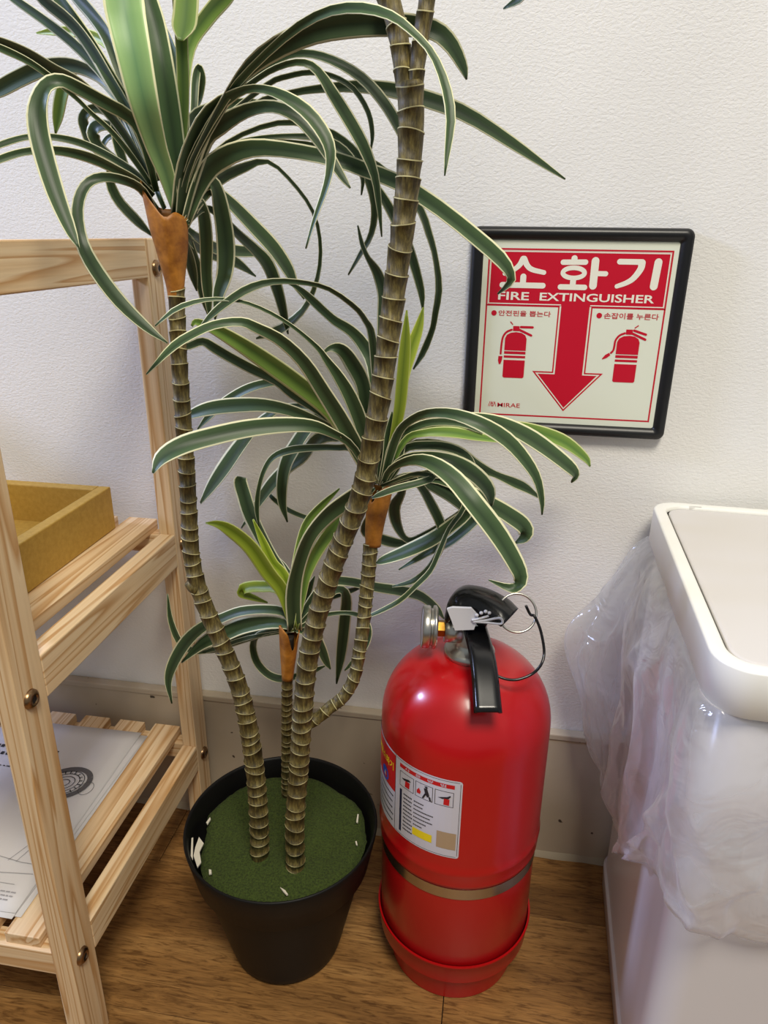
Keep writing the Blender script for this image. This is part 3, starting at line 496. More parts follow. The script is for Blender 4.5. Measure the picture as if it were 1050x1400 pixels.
 (1,'v',[(-237.8,-200,752.2,37,26,89,4.5),(-242.2,-166.6,744.4,27,23,93,7.2),(-244,-127,736.1,0,15,99,10.3),(-236.2,-95.5,733.3,-11,12,99,10.6),(-225.7,-74.8,731.7,-9,18,98,8.2),(-218.1,-60,728.3,-6,25,97,1.4)]),
 (1,'v',[(-238.2,-200,748.1,71,31,63,4.4),(-248.1,-154.1,737.1,57,25,78,7.1),(-251.4,-115.9,730.5,26,16,95,8.9),(-243.4,-85,724.2,22,27,94,10.2),(-231.9,-60,709.9,24,40,89,1.5)]),
 (1,'v',[(-240.5,-200,748.1,88,40,25,4.4),(-250.4,-167.6,730.7,88,41,22,8.2),(-254.9,-151.4,715.9,88,43,18,7.3),(-257.8,-140,701.7,89,43,17,1.2)]),
 (1,'v',[(-238.5,-200,757.2,92,37,14,4.3),(-251.6,-158.4,733.2,90,38,20,8.3),(-256,-136.7,715.2,87,43,24,9.3),(-256.8,-127.6,696.6,90,41,15,8.3),(-257.8,-120,680.4,91,39,12,1.3)]),
 (1,'v',[(-236.7,-200,764.7,-76,-53,37,3.3),(-247.2,-152.4,810.6,-79,-52,33,5.2),(-253.4,-127.7,839.1,-81,-54,25,5.9),(-254.3,-118.1,861,-73,-62,29,6.7),(-252.8,-114,870.3,18,-33,93,6.8),(-251.9,-110.2,863.3,96,27,-12,6.5),(-258.2,-103.7,850.5,88,4,-46,5.9),(-262.9,-100,843.1,83,-4,-56,1.4)]),
 (1,'v',[(-238.9,-200,764.7,-88,-44,18,3.2),(-247.9,-166.5,801.7,-84,-47,28,5.6),(-249.9,-142.1,829.5,-39,-63,67,9.6),(-239.3,-132.5,838.8,-11,-49,87,9.1),(-224.6,-122.7,843.6,-4,-25,97,7.6),(-207.1,-111.5,845.6,4,-1,100,5.9),(-189.4,-100,842.3,9,13,99,1.2)]),
 (3,'v',[(-99,-165,547.3,-94,7,-33,9.5),(-110.4,-175.6,578,-94,9,-33,14.7),(-122.7,-187,608.3,-92,15,-35,15.4),(-135.3,-197.7,634.4,-91,17,-38,13.9),(-146.7,-207.9,657.2,-86,17,-48,12.2),(-161.7,-217.1,674.4,-69,18,-70,10.6),(-177.7,-223.7,683.7,-48,6,-88,8.5),(-188.3,-227.8,688,-3,-16,-99,6.9),(-205.5,-234.1,686.1,35,-34,-87,6.8),(-220.4,-239.9,679.6,56,-44,-70,7.5),(-234.9,-246.1,670.1,69,-50,-52,7.8),(-252.3,-255,651.9,74,-48,-48,1.4)]),
 (3,'v',[(-99,-165,547.3,-96,-21,-20,5.1),(-103.5,-172.5,576.9,-96,-20,-20,9.8),(-107.3,-179.1,601.7,-96,-12,-25,12.1),(-114.8,-186.5,626.5,-94,2,-35,12.3),(-123.5,-192.5,644.8,-89,11,-44,10),(-132,-197.5,658.3,-86,11,-50,6.2),(-137.4,-200.8,667,-78,11,-61,4.3),(-150.8,-207.1,680.4,-68,12,-72,3),(-165.5,-213.4,691.3,-53,3,-85,2.8),(-182.4,-220.1,699.9,-31,-8,-95,2.7),(-198.9,-226.2,703.5,1,-23,-97,2.7),(-216,-232.3,702.6,32,-37,-87,3.4),(-232.8,-238.7,696.6,58,-50,-65,4.8),(-246.7,-245,685.1,67,-55,-50,1.5)]),
 (3,'v',[(-99,-165,547.3,-99,2,-10,5.2),(-102.8,-169.7,582.5,-100,1,-9,8.8),(-104.7,-173.6,610.9,-100,-1,-7,11),(-106.5,-177.1,635,-97,16,-19,13.4),(-113.7,-179.8,651.6,-82,42,-38,16.7),(-122,-182.1,663.1,-59,39,-70,13.1),(-131.7,-183.6,664.7,24,-22,-95,5.2),(-139.1,-185,659.5,56,-46,-68,1.3)]),
 (3,'v',[(-99,-165,547.3,-95,-32,3,5.1),(-101,-152.6,609.9,-96,-29,1,7.5),(-104.4,-145.3,645.6,-97,-10,-21,11.1),(-113.3,-141.4,662.3,-76,23,-61,12.4),(-124.5,-138.3,672.9,-54,18,-82,10.1),(-138.3,-135.3,680,-48,12,-87,8.5),(-146.9,-133.2,686.1,-56,20,-81,8.2),(-156.2,-130.9,693.4,-57,21,-79,8.3),(-165.5,-128.6,700.7,-54,19,-82,6.8),(-174.2,-126.6,706.3,-43,9,-90,3.9),(-182.3,-125,709,-32,-1,-95,1.3)]),
 (3,'v',[(-99,-165,547.3,-100,2,6,3.9),(-94.9,-177.5,615.9,-100,4,4,6.1),(-95.8,-184.8,652.6,-99,13,-2,7.3),(-97.8,-190.3,678.4,-95,28,-11,7),(-102,-192.6,687.8,-77,57,-30,6.7),(-109.3,-195.5,697.5,-66,57,-49,5.8),(-127.6,-202.7,710.7,-51,42,-75,4),(-146.4,-208.9,715.3,-20,23,-95,4),(-166.5,-215.4,715.8,10,7,-99,4.8),(-183.7,-221.1,710.7,44,-10,-89,6.5),(-198.8,-226.9,701,62,-19,-76,6.2),(-208.5,-231,692.9,72,-22,-66,5.2),(-217.1,-235,683.8,76,-20,-62,1.2)]),
 (3,'g',[(-99,-165,547.3,-86,34,-39,7.9),(-121.6,-169.6,592.8,-83,36,-43,16.7),(-136.4,-172,613.9,-70,35,-62,18.9),(-158.2,-174.7,631.7,-60,34,-72,19.2),(-179.7,-177.4,647.4,-57,31,-76,18.5),(-200.9,-179.9,661.7,-54,28,-79,15.7),(-219.7,-182.1,672.9,-49,24,-84,12.3),(-231.6,-183.5,678.4,-38,17,-91,8.4),(-241.4,-184.5,681.7,3,-7,-100,5.3),(-245.2,-185,678.2,65,-36,-66,2.1)]),
 (3,'v',[(-99,-165,547.3,-87,17,-45,4.3),(-119.5,-165,586.6,-78,18,-59,5.7),(-144.5,-165,607.5,-57,12,-81,6.9),(-169.4,-165,621.9,-56,11,-82,7.5),(-182.5,-166.3,633.3,-54,9,-84,8),(-202.8,-168.5,643.2,-45,2,-89,9),(-220.5,-170.5,652.5,-49,4,-87,9.1),(-232.2,-171.8,659.4,-49,5,-87,9.1),(-242.1,-172.9,664.6,-4,-22,-97,7.2),(-253.4,-174,660.8,26,-40,-88,6.5),(-264.6,-175,658.7,20,-36,-91,1.3)]),
 (3,'v',[(-99,-165,547.3,-81,38,-45,5),(-119.5,-165,584.1,-72,36,-59,6.5),(-139.6,-165,596.4,-43,18,-89,8.5),(-168,-165,607.6,-26,3,-96,10.5),(-194.4,-162.5,611.4,-5,-14,-99,11.9),(-220.8,-159.9,609.6,9,-24,-97,13.3),(-245.3,-157.7,605.3,20,-30,-93,12.9),(-262.6,-156.1,599.5,31,-36,-88,9.4),(-273.9,-155,594.1,37,-39,-84,2.8)]),
 (3,'v',[(-99,-165,547.3,-92,17,-35,4.3),(-115.5,-178.4,584.2,-85,20,-49,7.2),(-133.2,-186.7,597.9,-55,7,-84,8.6),(-146.9,-192.6,603.6,-14,-16,-98,10.8),(-167.1,-200.8,605.2,12,-27,-95,12.9),(-192.7,-213.5,604.1,27,-32,-91,14.6),(-217.7,-227.7,599.9,38,-35,-85,15.3),(-236.7,-239,594.9,55,-40,-73,15.9),(-250.1,-248.1,586.8,79,-46,-41,14.3),(-255.7,-255,576.3,90,-37,-24,2.2)]),
 (3,'v',[(-99,-165,547.3,-62,40,-68,5.3),(-130.1,-144.9,587.2,-57,39,-72,7.2),(-159.7,-129.5,615,-41,29,-87,8.1),(-189.9,-121.8,623.2,-12,2,-99,7.5),(-208,-118.8,621.2,20,-21,-96,8),(-229.1,-115.3,613.6,37,-31,-87,9.1),(-252.9,-111,599.2,50,-37,-79,9),(-269.9,-107.7,584.3,60,-35,-71,7.8),(-283.2,-105,570.7,64,-34,-69,1.6)]),
 (3,'v',[(-99,-165,547.3,-77,6,-64,4.2),(-124.3,-141.4,580,-67,9,-73,6.5),(-150.6,-124.2,599.6,-48,-12,-87,6.1),(-167.5,-116.6,600.4,-16,-40,-90,5.4),(-185.6,-108.8,599.2,2,-50,-87,5.8),(-204.4,-103.4,592.2,28,-64,-72,8.7),(-224.4,-99.8,576.1,45,-66,-60,13.8),(-243.2,-96,555.1,55,-62,-56,18.1),(-261.2,-92.1,531.8,58,-61,-55,20.6),(-280,-88.2,507.6,59,-60,-54,15.7),(-295.8,-85,486.1,60,-60,-53,3.2)]),
 (3,'v',[(-99,-165,547.3,-65,45,-61,5.5),(-118.6,-156.9,574.1,-47,38,-80,7),(-135.6,-153.1,574.6,2,-16,-99,5.8),(-156.5,-148.6,572.1,11,-24,-97,6.5),(-177.9,-144.6,567.7,24,-32,-92,7.3),(-195.1,-142.6,559.9,50,-46,-74,6.5),(-205.2,-141,547,85,-22,-49,5),(-212.4,-139.1,528.1,96,14,-25,4.1),(-216.4,-137,506.6,90,43,-4,4.9),(-216,-135,486.4,82,57,7,1.4)]),
 (3,'v',[(-99,-165,547.3,-86,3,-52,4),(-121.6,-138.7,586.1,-63,12,-77,6.6),(-150.9,-123.1,596.7,-10,-40,-91,9.4),(-170.1,-114.1,580.5,44,-63,-65,16.2),(-183.7,-110,561.7,61,-59,-53,17.5),(-194.7,-106.4,543.3,83,-36,-43,14.7),(-201,-102.8,522.4,98,0,-18,11.8),(-203.3,-98.7,497.8,94,33,8,8.7),(-199.9,-95,476.2,84,50,22,1.5)]),
 (3,'v',[(-99,-165,547.3,-73,2,-68,4.2),(-119.4,-133.2,569.9,-51,-2,-86,7.3),(-144.7,-113.1,573.2,-11,-29,-95,9.5),(-166.9,-97.7,564.3,30,-44,-85,13.8),(-183.4,-84,544.7,46,-50,-73,15.1),(-202.1,-78,528.8,48,-53,-70,14.6),(-221.1,-71.5,509,58,-48,-65,14.9),(-235.6,-66,490,67,-42,-60,12.3),(-248.8,-60.8,470.6,70,-39,-59,8),(-264.5,-55,448.4,70,-39,-60,1.8)]),
 (3,'v',[(-99,-165,543.3,36,-51,-78,3),(-127.9,-125.9,504.4,12,-59,-80,5),(-165.5,-89.8,478.3,-15,-64,-75,5.8),(-183.3,-80.2,476.4,-26,-49,-83,5.3),(-206,-71,480.1,-40,-32,-86,5.4),(-225.8,-62,489.2,-59,-11,-80,5),(-237,-55,500.7,-71,0,-70,1.8)]),
 (3,'v',[(-93.9,-165,547.7,-100,-7,-2,5.1),(-95.8,-153.7,610.4,-100,-7,-1,8.1),(-97.1,-142.7,681.4,-100,-8,0,9.1),(-97.1,-140.6,703.2,-99,7,-13,9.8),(-101.8,-139,718.9,-78,46,-43,10.5),(-110.5,-137.6,731.1,-70,52,-49,5.5),(-115.6,-136.4,741.5,-87,34,-36,4.1),(-119.4,-135,755.1,-93,24,-29,1.3)]),
 (1,'v',[(-238.5,-200,757.2,-26,-83,50,3.6),(-227.9,-185,787.8,-13,-81,58,4.5),(-201,-169.3,808.7,-4,-57,82,3.7),(-166.1,-153.1,813.1,10,-18,98,3.3),(-135.3,-138.9,807.4,29,20,94,4.1),(-114.5,-127.1,791.8,40,50,77,5.9),(-102.7,-118.9,777.4,54,53,65,8.1),(-92.9,-110.4,760.2,60,55,58,9.7),(-84.4,-102.7,743.3,71,50,51,9.5),(-77.5,-94.1,722.7,83,39,40,8.6),(-72,-85.8,701,93,26,26,6.5),(-70.8,-80,684.9,98,14,12,1.3)]),
 (1,'v',[(-238.4,-200,758.2,-47,-71,53,3),(-221.5,-185.6,792.6,-33,-67,66,3),(-188.7,-171.5,812.3,-17,-28,94,2.7),(-148.1,-156.4,814.7,5,17,98,2.8),(-111.6,-142.5,803.5,19,48,85,3.9),(-87.6,-130.4,786.4,24,68,69,6.4),(-71.4,-120.1,767.3,39,71,59,9.1),(-64.5,-112.6,749.8,63,62,47,7.4),(-59.1,-105.3,731.6,80,49,34,5.4),(-55.8,-95.8,705.8,96,27,10,6.4),(-58.8,-88.1,683.5,99,7,-12,5.8),(-61.4,-83.2,668.9,94,-11,-32,5.4),(-69.4,-76.1,648.1,82,-30,-48,6.5),(-79.2,-70,630.5,74,-38,-55,1.5)]),
 (3,'y',[(-91.4,-165,549.2,-90,-40,19,5.3),(-83.1,-165,588.7,-90,-39,18,7.8),(-78.7,-165,613.9,-93,-33,13,9.9),(-77,-163.1,637.8,-96,-27,8,10.3),(-75.8,-158.9,666.6,-97,-24,6,8.9),(-75.7,-155,692.5,-98,-21,3,1.2)]),
 (3,'y',[(-91.4,-165,549.2,-90,-30,31,3.3),(-83.2,-147.4,590.4,-94,-25,23,5.8),(-79.9,-131.8,631.8,-95,-24,20,8.3),(-75.1,-124.8,657,-89,-34,30,11.1),(-69.9,-119.7,674.8,-88,-35,32,8.5),(-66.6,-115,691.4,-91,-31,27,1.3)]),
 (3,'v',[(-92.6,-165,546.4,-91,-40,12,5.4),(-83.9,-175.1,578.8,-90,-42,13,7.9),(-76.5,-182.3,599.8,-81,-55,22,8.7),(-67.2,-187,610.6,-66,-49,57,8.3),(-52.9,-192.8,618.6,-33,-12,94,7.9),(-32.4,-200.5,620.9,15,23,96,9),(-10.2,-203.8,614.8,35,51,78,11.7),(10,-201.5,602.6,41,66,63,13.6),(25.1,-199.5,587.1,56,64,53,11.9),(35.5,-197.8,571.7,76,51,41,8.3),(41.1,-196.1,553.2,96,18,23,4.7),(42.3,-195,541,100,-2,9,1.2)]),
 (3,'v',[(-92.6,-165,546.4,-84,-40,37,4.1),(-79.7,-157.8,583.7,-68,-49,55,5.9),(-56,-152,603.9,-34,-9,93,6.4),(-22.6,-145.8,605.9,-4,38,92,8.1),(4.6,-132,598.3,5,57,82,13.2),(33.8,-115.3,581.1,13,66,74,17.9),(62.5,-98.5,558.1,18,70,69,17.1),(77.2,-89.6,543.6,66,48,58,9.4),(74.6,-85,533.3,81,-44,-39,1.4)]),
 (3,'g',[(-92.6,-165,546.4,-62,-56,55,4),(-74.6,-148.6,583.4,-40,-46,79,6.4),(-35.3,-132.7,594.4,-14,10,99,7.1),(8.8,-112.1,591.5,-2,29,96,9.1),(34,-98.7,585.4,9,43,90,11.6),(64.2,-82.6,571.8,20,53,82,13.3),(86.5,-69.9,553.8,34,60,73,9),(92.8,-65,544,59,51,63,1.6)]),
 (3,'g',[(-92.6,-165,546.4,-84,-40,38,4.1),(-74.4,-165,586.6,-73,-43,52,6.3),(-58,-165,595.1,-24,14,96,6.7),(-36.1,-157.3,594.9,-8,46,88,9.4),(-13.7,-146.8,589.5,-4,54,84,7.9),(12,-135,582.6,-3,55,83,1.3)]),
 (3,'v',[(-92.6,-165,546.4,-83,-54,18,4.3),(-84.3,-165,585.4,-64,-70,30,7.7),(-68.5,-165,598.3,-36,-50,79,7.9),(-51.5,-159.7,603.5,-7,-4,100,7),(-28.8,-151.9,601.5,15,27,95,5.5),(-9.6,-145,592.5,26,41,87,1.3)]),
 (3,'v',[(-92.6,-165,546.4,-76,-43,49,5.7),(-76.3,-158.5,577,-58,-34,74,7),(-54.4,-153.5,581.4,-12,40,91,8.2),(-34.2,-145.7,577.1,2,68,73,9.3),(-20.2,-139.7,567.6,16,82,56,9),(-12.7,-135,555.2,34,79,51,1.8)]),
 (3,'v',[(-92.6,-165,546.4,-48,-56,67,5.2),(-71.8,-144.9,578,-28,-23,93,7.2),(-35.4,-127.2,573,12,47,88,8),(-12.8,-114.5,553.5,24,61,75,11),(4.2,-106.2,543.5,19,56,81,7.1),(21.6,-98,534.1,19,55,81,10.1),(33.7,-92.3,527.2,24,60,76,9),(48.6,-85,515.3,27,63,73,1.6)]),
 (3,'v',[(-92.6,-165,546.4,-77,-48,42,6),(-76,-169.3,571.8,-62,-37,69,8),(-53.5,-173,577.5,-2,30,95,9.1),(-32.1,-173.4,573.9,22,65,73,13.8),(-14.2,-170.1,563.1,26,81,52,18.1),(-1.3,-167.1,548.8,50,76,42,15.1),(2.1,-165,534.4,87,42,26,2)]),
 (3,'v',[(-92.6,-165,546.4,-87,-44,22,4.3),(-84.1,-172.6,564.6,-77,-49,42,7.2),(-65.9,-181.6,576.1,-36,-6,93,9),(-48.8,-189.6,577.2,38,40,83,12.5),(-30,-200.3,568.9,67,59,45,16.5),(-11.8,-213.7,553.4,62,71,33,19),(6.7,-215,531.3,57,72,41,19.1),(20.8,-215,510.3,61,69,37,17.2),(28.9,-215,494.9,93,28,22,12),(26.8,-215,484.9,37,-87,-33,10.7),(19.3,-215,484.2,-18,-32,-93,6.6),(3.7,-215,489.3,-31,-18,-93,1.2)]),
 (3,'v',[(-92.6,-165,546.4,-15,22,96,3.2),(-51.8,-142.3,547.6,-4,40,92,6.5),(-19.7,-124.8,532,13,62,78,12.1),(-0.6,-116.8,519.1,20,68,71,15.8),(16.9,-109.5,506.7,23,70,68,18),(33.6,-102.4,492.6,45,67,59,17.9),(35.4,-98.9,480.7,70,-58,-42,12.4),(27.2,-95,471.5,19,-83,-53,2.8)]),
 (3,'v',[(-92.6,-165,546.4,-32,17,93,3.8),(-70,-153.7,552.2,-11,55,83,8.7),(-42.5,-140.1,536.5,3,78,62,15.5),(-26.1,-131.4,521.9,13,82,56,14.5),(-15.7,-125,508.1,22,81,54,1.8)]),
 (3,'v',[(-92.6,-165,546.4,-27,-21,94,3.6),(-71.9,-159,553.8,-3,20,98,5.7),(-60.7,-155.4,545.3,45,69,57,7.9),(-50.9,-150.6,527.2,62,62,47,9.9),(-42.8,-146.1,509.3,79,48,38,9.6),(-39.1,-143.8,494.4,100,-2,3,7.3),(-41.9,-142.1,478.9,74,-59,-32,7.1),(-51.6,-139.7,458.3,40,-83,-38,8.6),(-66.5,-137.4,442.9,19,-88,-45,7.4),(-86.4,-135,434.4,14,-82,-56,1.6)]),
 (3,'v',[(-92.6,-165,546.4,-19,56,80,5.4),(-77.7,-152.2,541,55,55,63,11.4),(-85.2,-138.3,516.7,99,17,-2,11.3),(-83.3,-124.9,491.9,59,63,52,10),(-73.8,-114.4,474.6,-12,70,71,6.9),(-55.5,-108.8,480.6,-43,0,90,9.6),(-33.5,-101.4,493.8,-55,-23,80,11.2),(-18.6,-95,509.7,-64,-30,71,2.4)]),
 (3,'v',[(-92.6,-165,546.4,-29,-8,95,4),(-50.5,-160.2,559.5,1,30,95,5),(-23.7,-156.8,543,43,74,52,8.2),(-17.8,-155,525.1,91,-36,-23,9.4),(-30.6,-153,509.5,37,-80,-46,15.1),(-48.4,-150.7,493,28,-82,-50,16.7),(-72.9,-147.9,477.4,25,-78,-57,14.3),(-93.5,-145.7,466.5,24,-77,-59,9.5),(-100.5,-145,462.5,25,-77,-58,1.6)]),
 (3,'v',[(-92.6,-165,546.4,-25,35,90,3.2),(-39.5,-135.4,549.5,-13,55,82,5.5),(-11.8,-119.2,528.4,24,79,57,11),(-8.7,-114,506.5,80,-46,-39,10.9),(-32.1,-110.6,477.2,46,-70,-55,10.4),(-51.4,-108.5,463.9,37,-70,-61,8.7),(-66.9,-106.8,451.6,38,-72,-58,6.5),(-84.3,-105,438.1,38,-72,-59,1.7)]),
 (3,'v',[(-92.6,-165,546.4,-41,-28,87,3.7),(-43.3,-173.9,566.9,-15,-2,99,3.9),(-21.9,-178.2,557,70,61,38,4.7),(-20.7,-181.7,537.7,84,-53,-13,4.9),(-31.8,-184.5,518.8,62,-73,-29,4.8),(-39.2,-180.9,496.4,73,-60,-34,5.2),(-46.4,-177.7,475.5,51,-77,-39,6),(-59.1,-174.5,457.7,32,-86,-40,6.6),(-74.3,-171.1,439,20,-89,-40,6.7),(-95.6,-167.3,422.7,14,-90,-42,5.5),(-109.8,-165,414.5,12,-88,-46,1.8)]),
 (3,'v',[(-92.6,-165,546.4,-56,-28,78,3),(-64.3,-176.3,562.5,-38,-11,92,4),(-47.2,-183,563.3,81,37,45,5.5),(-57.5,-186.4,558.7,38,-61,-69,6.5),(-76.3,-190.5,553.7,36,-61,-71,6.5),(-89.2,-193.4,548.7,41,-65,-64,5.4),(-96.2,-195,545.6,42,-66,-62,1.4)]),
 (3,'v',[(-93.9,-165,546.4,-88,-44,17,5.4),(-88.5,-165,574.3,-90,-41,13,8.5),(-86.9,-165,593.5,-93,-37,9,8.2),(-84.7,-165,611.7,-92,-39,11,1.3)]),
 (3,'v',[(-91.3,-165,546.5,-77,-44,46,5.8),(-81.4,-165,563,-85,-37,37,8.7),(-77.3,-161.1,582.8,-92,-26,28,8.2),(-73.5,-155,598,-90,-27,34,1.3)]),
 (3,'v',[(-95.1,-165,540.9,87,-18,-47,3.3),(-105.6,-141.2,512,86,-19,-47,5.6),(-115.5,-120.6,485.3,92,31,24,9.8),(-105.7,-111,473.7,3,71,70,11.8),(-88.8,-102.7,466,-2,55,83,10.2),(-72.4,-95,464.1,-9,42,90,1.4)]),
 (4,'v',[(-179.1,-155,388,-61,-37,70,5),(-167.4,-133.2,409.7,-58,-32,75,10),(-153.9,-117.1,423.1,-46,18,87,9.6),(-136.5,-104.3,419.9,-21,69,69,10.3),(-109.7,-88.7,407.9,-13,74,65,11.6),(-86.6,-78.5,400.6,-9,75,65,12.5),(-65.8,-69.4,391.8,-4,86,51,13.5),(-48,-60.2,372.8,12,87,48,11.5),(-40,-55,359,27,84,47,2.1)]),
 (4,'v',[(-179.1,-155,388,-53,-13,84,4),(-168.9,-128.3,398.6,-46,-5,89,6.4),(-154.1,-111.3,403.5,-32,9,94,7.1),(-135,-100.9,407.5,-26,12,96,6.3),(-123.9,-95,409.7,-26,12,96,1.6)]),
 (4,'y',[(-179.1,-155,388,-96,-23,-19,7.2),(-186.1,-160.2,430.8,-94,-13,-30,13.2),(-198.4,-163.5,452.1,-88,4,-48,16.2),(-212.5,-167.7,478.9,-83,4,-56,16),(-227.8,-171,495.1,-65,4,-76,14.3),(-240.3,-173.2,502.2,-29,-21,-93,7.6),(-252,-175,503.4,-4,-36,-93,1.3)]),
 (4,'v',[(-179.1,-155,388,-98,-17,-14,6.5),(-187.4,-143.5,432.4,-94,-5,-35,10.7),(-207.1,-134.8,460.9,-84,11,-53,14.5),(-224.6,-130.1,493.6,-91,4,-42,16),(-231.6,-127.3,514.6,-95,-6,-30,15),(-235.1,-125.7,526.4,-97,-21,-12,13.5),(-234.2,-125,532,-87,-45,18,10.6)]),
 (4,'y',[(-179.1,-155,388,-94,-31,-11,5.7),(-185.1,-155,441.4,-95,-21,-24,9.9),(-197.2,-155,459.5,-88,-2,-47,10.8),(-206.1,-155,481.3,-92,-11,-37,7.3),(-214.2,-155,502,-93,-11,-36,1.4)]),
 (4,'y',[(-179.1,-155,388,-85,-17,-50,4.6),(-200.1,-125.6,414,-59,-23,-77,11.1),(-224.7,-114.1,410.8,-3,-56,-83,12),(-243.1,-111.2,405.9,25,-64,-72,12.2),(-248.8,-110.1,398.8,17,92,34,10.7),(-237.1,-107.9,393.7,6,85,53,7.6),(-221.7,-105,387.6,6,84,55,1.7)]),
 (4,'v',[(-178.4,-155,388.1,-93,-36,-2,14.3),(-176,-162.9,431.6,-92,-40,5,15.3),(-168.2,-169.3,465,-85,-49,18,13.6),(-155.9,-173.7,497,-67,-64,38,15.7),(-140.4,-167.4,516.7,-49,-55,68,18.6),(-123.6,-162,529.7,-43,-46,77,19.6),(-109.4,-157.5,540,-40,-37,84,13.9),(-100.7,-155,543.8,-34,-22,91,2.2)]),
 (4,'g',[(-177.6,-155,388.1,-94,-30,19,5),(-168.4,-157.5,429.5,-93,-31,19,7),(-163,-159,453.1,-86,-40,32,9.3),(-151,-154.4,480.4,-68,-49,55,13.3),(-131.6,-141.1,507.1,-57,-39,72,14.1),(-119.1,-135,515.8,-48,-23,85,2.2)]),
 (4,'g',[(-179.1,-155,388,-91,-41,4,4.3),(-182.3,-143.4,431.2,-89,-45,12,5.8),(-179.2,-135.7,459.9,-79,-55,27,7.7),(-170.8,-131.3,490.7,-63,-67,39,9.8),(-156.9,-128.3,509.1,-53,-63,57,9.4),(-139.1,-125,526.7,-50,-61,62,1.9)]),
 (4,'v',[(-179.1,-155,388,-89,6,-45,5),(-187.8,-153,405.4,-54,3,-84,9.5),(-207.6,-151,406.3,5,-53,-85,9.3),(-235,-148.3,399.7,21,-63,-74,10.5),(-257.1,-146.2,388,34,-67,-66,11.2),(-277.3,-146.4,375.9,49,-67,-55,13.8),(-294.6,-149.8,359,71,-53,-46,15.8),(-309.4,-153.6,334.5,89,-27,-37,13.3),(-315.8,-156.6,313.4,94,33,-11,7.6),(-312.7,-160,289.1,80,60,2,1.5)]),
 (4,'v',[(-179.1,-155,388,-55,-13,-82,5.6),(-186.7,-153.5,392.9,-20,-49,-85,9.3),(-205.4,-150.7,391.7,6,-70,-71,13.5),(-232.9,-146.7,382.4,19,-76,-62,17.8),(-252.8,-146.4,371.7,35,-76,-55,18.7),(-275.4,-150.2,360.5,47,-76,-45,15.8),(-299.8,-155,337.3,54,-73,-42,1.9)]),
 (4,'v',[(-179.1,-155,388,-8,-62,-78,3.6),(-195.9,-146.5,382.9,4,-67,-74,6.8),(-227.8,-131,363.6,16,-69,-71,10.5),(-260.2,-121.5,343.9,25,-69,-68,9.2),(-278.5,-118.3,332.7,25,-67,-70,7.5),(-298.8,-115,323.8,21,-66,-72,1.6)]),
 (4,'v',[(-179.1,-155,388,-12,-79,-61,3.2),(-202.9,-143.8,378.1,-8,-80,-60,5.1),(-222.4,-134.9,366.5,21,-76,-61,7.7),(-232.1,-127.9,348.2,98,10,-19,7.8),(-232.7,-118.6,322.6,63,68,36,8.8),(-223.5,-112.1,303.8,8,90,43,10),(-210.3,-108.2,297.2,-4,62,78,8.8),(-196.5,-104.4,299.1,-27,17,95,7.6),(-176.6,-98.8,305.3,-34,4,94,7),(-163.5,-95,310.8,-38,-4,92,1.8)]),
 (4,'v',[(-179.1,-155,388,8,-70,-71,3),(-234.2,-133.2,360.8,13,-70,-70,4.8),(-291.8,-115,327.3,11,-67,-73,6.5),(-316.4,-115,331.9,-68,3,-74,9.5),(-327,-115,359.7,-95,-27,-17,6.5),(-327.7,-115,393,-93,-37,-2,1.5)]),
 (4,'v',[(-176.9,-155,388.2,-19,71,68,4.5),(-163.4,-143,379.3,2,81,59,11),(-158.7,-133.5,358.1,68,63,38,11.4),(-154.3,-128.2,338.8,67,65,36,8.6),(-150.6,-125,327.4,60,70,39,1.6)]),
 (4,'v',[(-179.1,-155,388,-54,-20,82,4),(-157.2,-129.6,408.8,-53,-14,84,6.4),(-143.6,-117,416.6,-36,51,78,8.2),(-136.9,-110.2,405.5,85,48,22,11.4),(-140.7,-100.6,370,99,14,-9,13),(-147,-92.1,322.9,99,8,-13,11.1),(-153.9,-85,281.6,99,5,-16,1.6)]),
 (4,'v',[(-179.1,-155,388,-40,-21,89,4.2),(-153.3,-145.7,401.6,-30,2,95,4.6),(-129.5,-138.1,403.1,-3,48,87,4.3),(-114.8,-135,397.2,30,85,44,5.7),(-108.9,-135,383,99,13,4,7.2),(-113.3,-135,363.2,73,-61,-31,7.8),(-125.3,-135,344.7,47,-82,-33,7.1),(-133.6,-135,334.2,42,-84,-34,2)]),
 (4,'v',[(-179.1,-155,388,-77,-23,59,4.5),(-177.2,-125.3,402,-68,-38,63,9.2),(-173,-119.7,416,-68,-57,47,8.8),(-167.9,-115,428.1,-63,-59,50,1.8)]),
 (4,'v',[(-179.1,-155,388,-97,-23,-11,4.3),(-190.6,-121.2,419.2,-95,-19,-24,8.3),(-198.8,-112.2,432.1,-77,2,-64,8.7),(-208.3,-105,441,-65,7,-75,1.9)]),
]
CORD = [(0.0384, -0.165, 0.4424), (0.0429, -0.166, 0.4345), (0.0467, -0.168, 0.4338), (0.0527, -0.172, 0.4226), (0.0569, -0.18, 0.4069), (0.0549, -0.188, 0.3982), (0.0478, -0.192, 0.3902), (0.0354, -0.197, 0.386), (0.024, -0.197, 0.3854), (0.0123, -0.194, 0.3881)]
TAGP = [(-0.0304, -0.182, 0.441), (-0.026, -0.182, 0.443), (-0.0094, -0.182, 0.4439), (-0.0026, -0.182, 0.4366), (-0.0057, -0.182, 0.423), (-0.0224, -0.182, 0.4204), (-0.0261, -0.182, 0.4305)]
STRAP1 = [(-0.0081, -0.183, 0.4329), (-0.0018, -0.183, 0.435), (0.0062, -0.183, 0.4387)]
STRAP2 = [(-0.0068, -0.183, 0.4316), (0.0047, -0.183, 0.432), (0.0168, -0.183, 0.4318), (0.0185, -0.183, 0.4349), (0.0152, -0.183, 0.4375), (0.004, -0.183, 0.4341)]
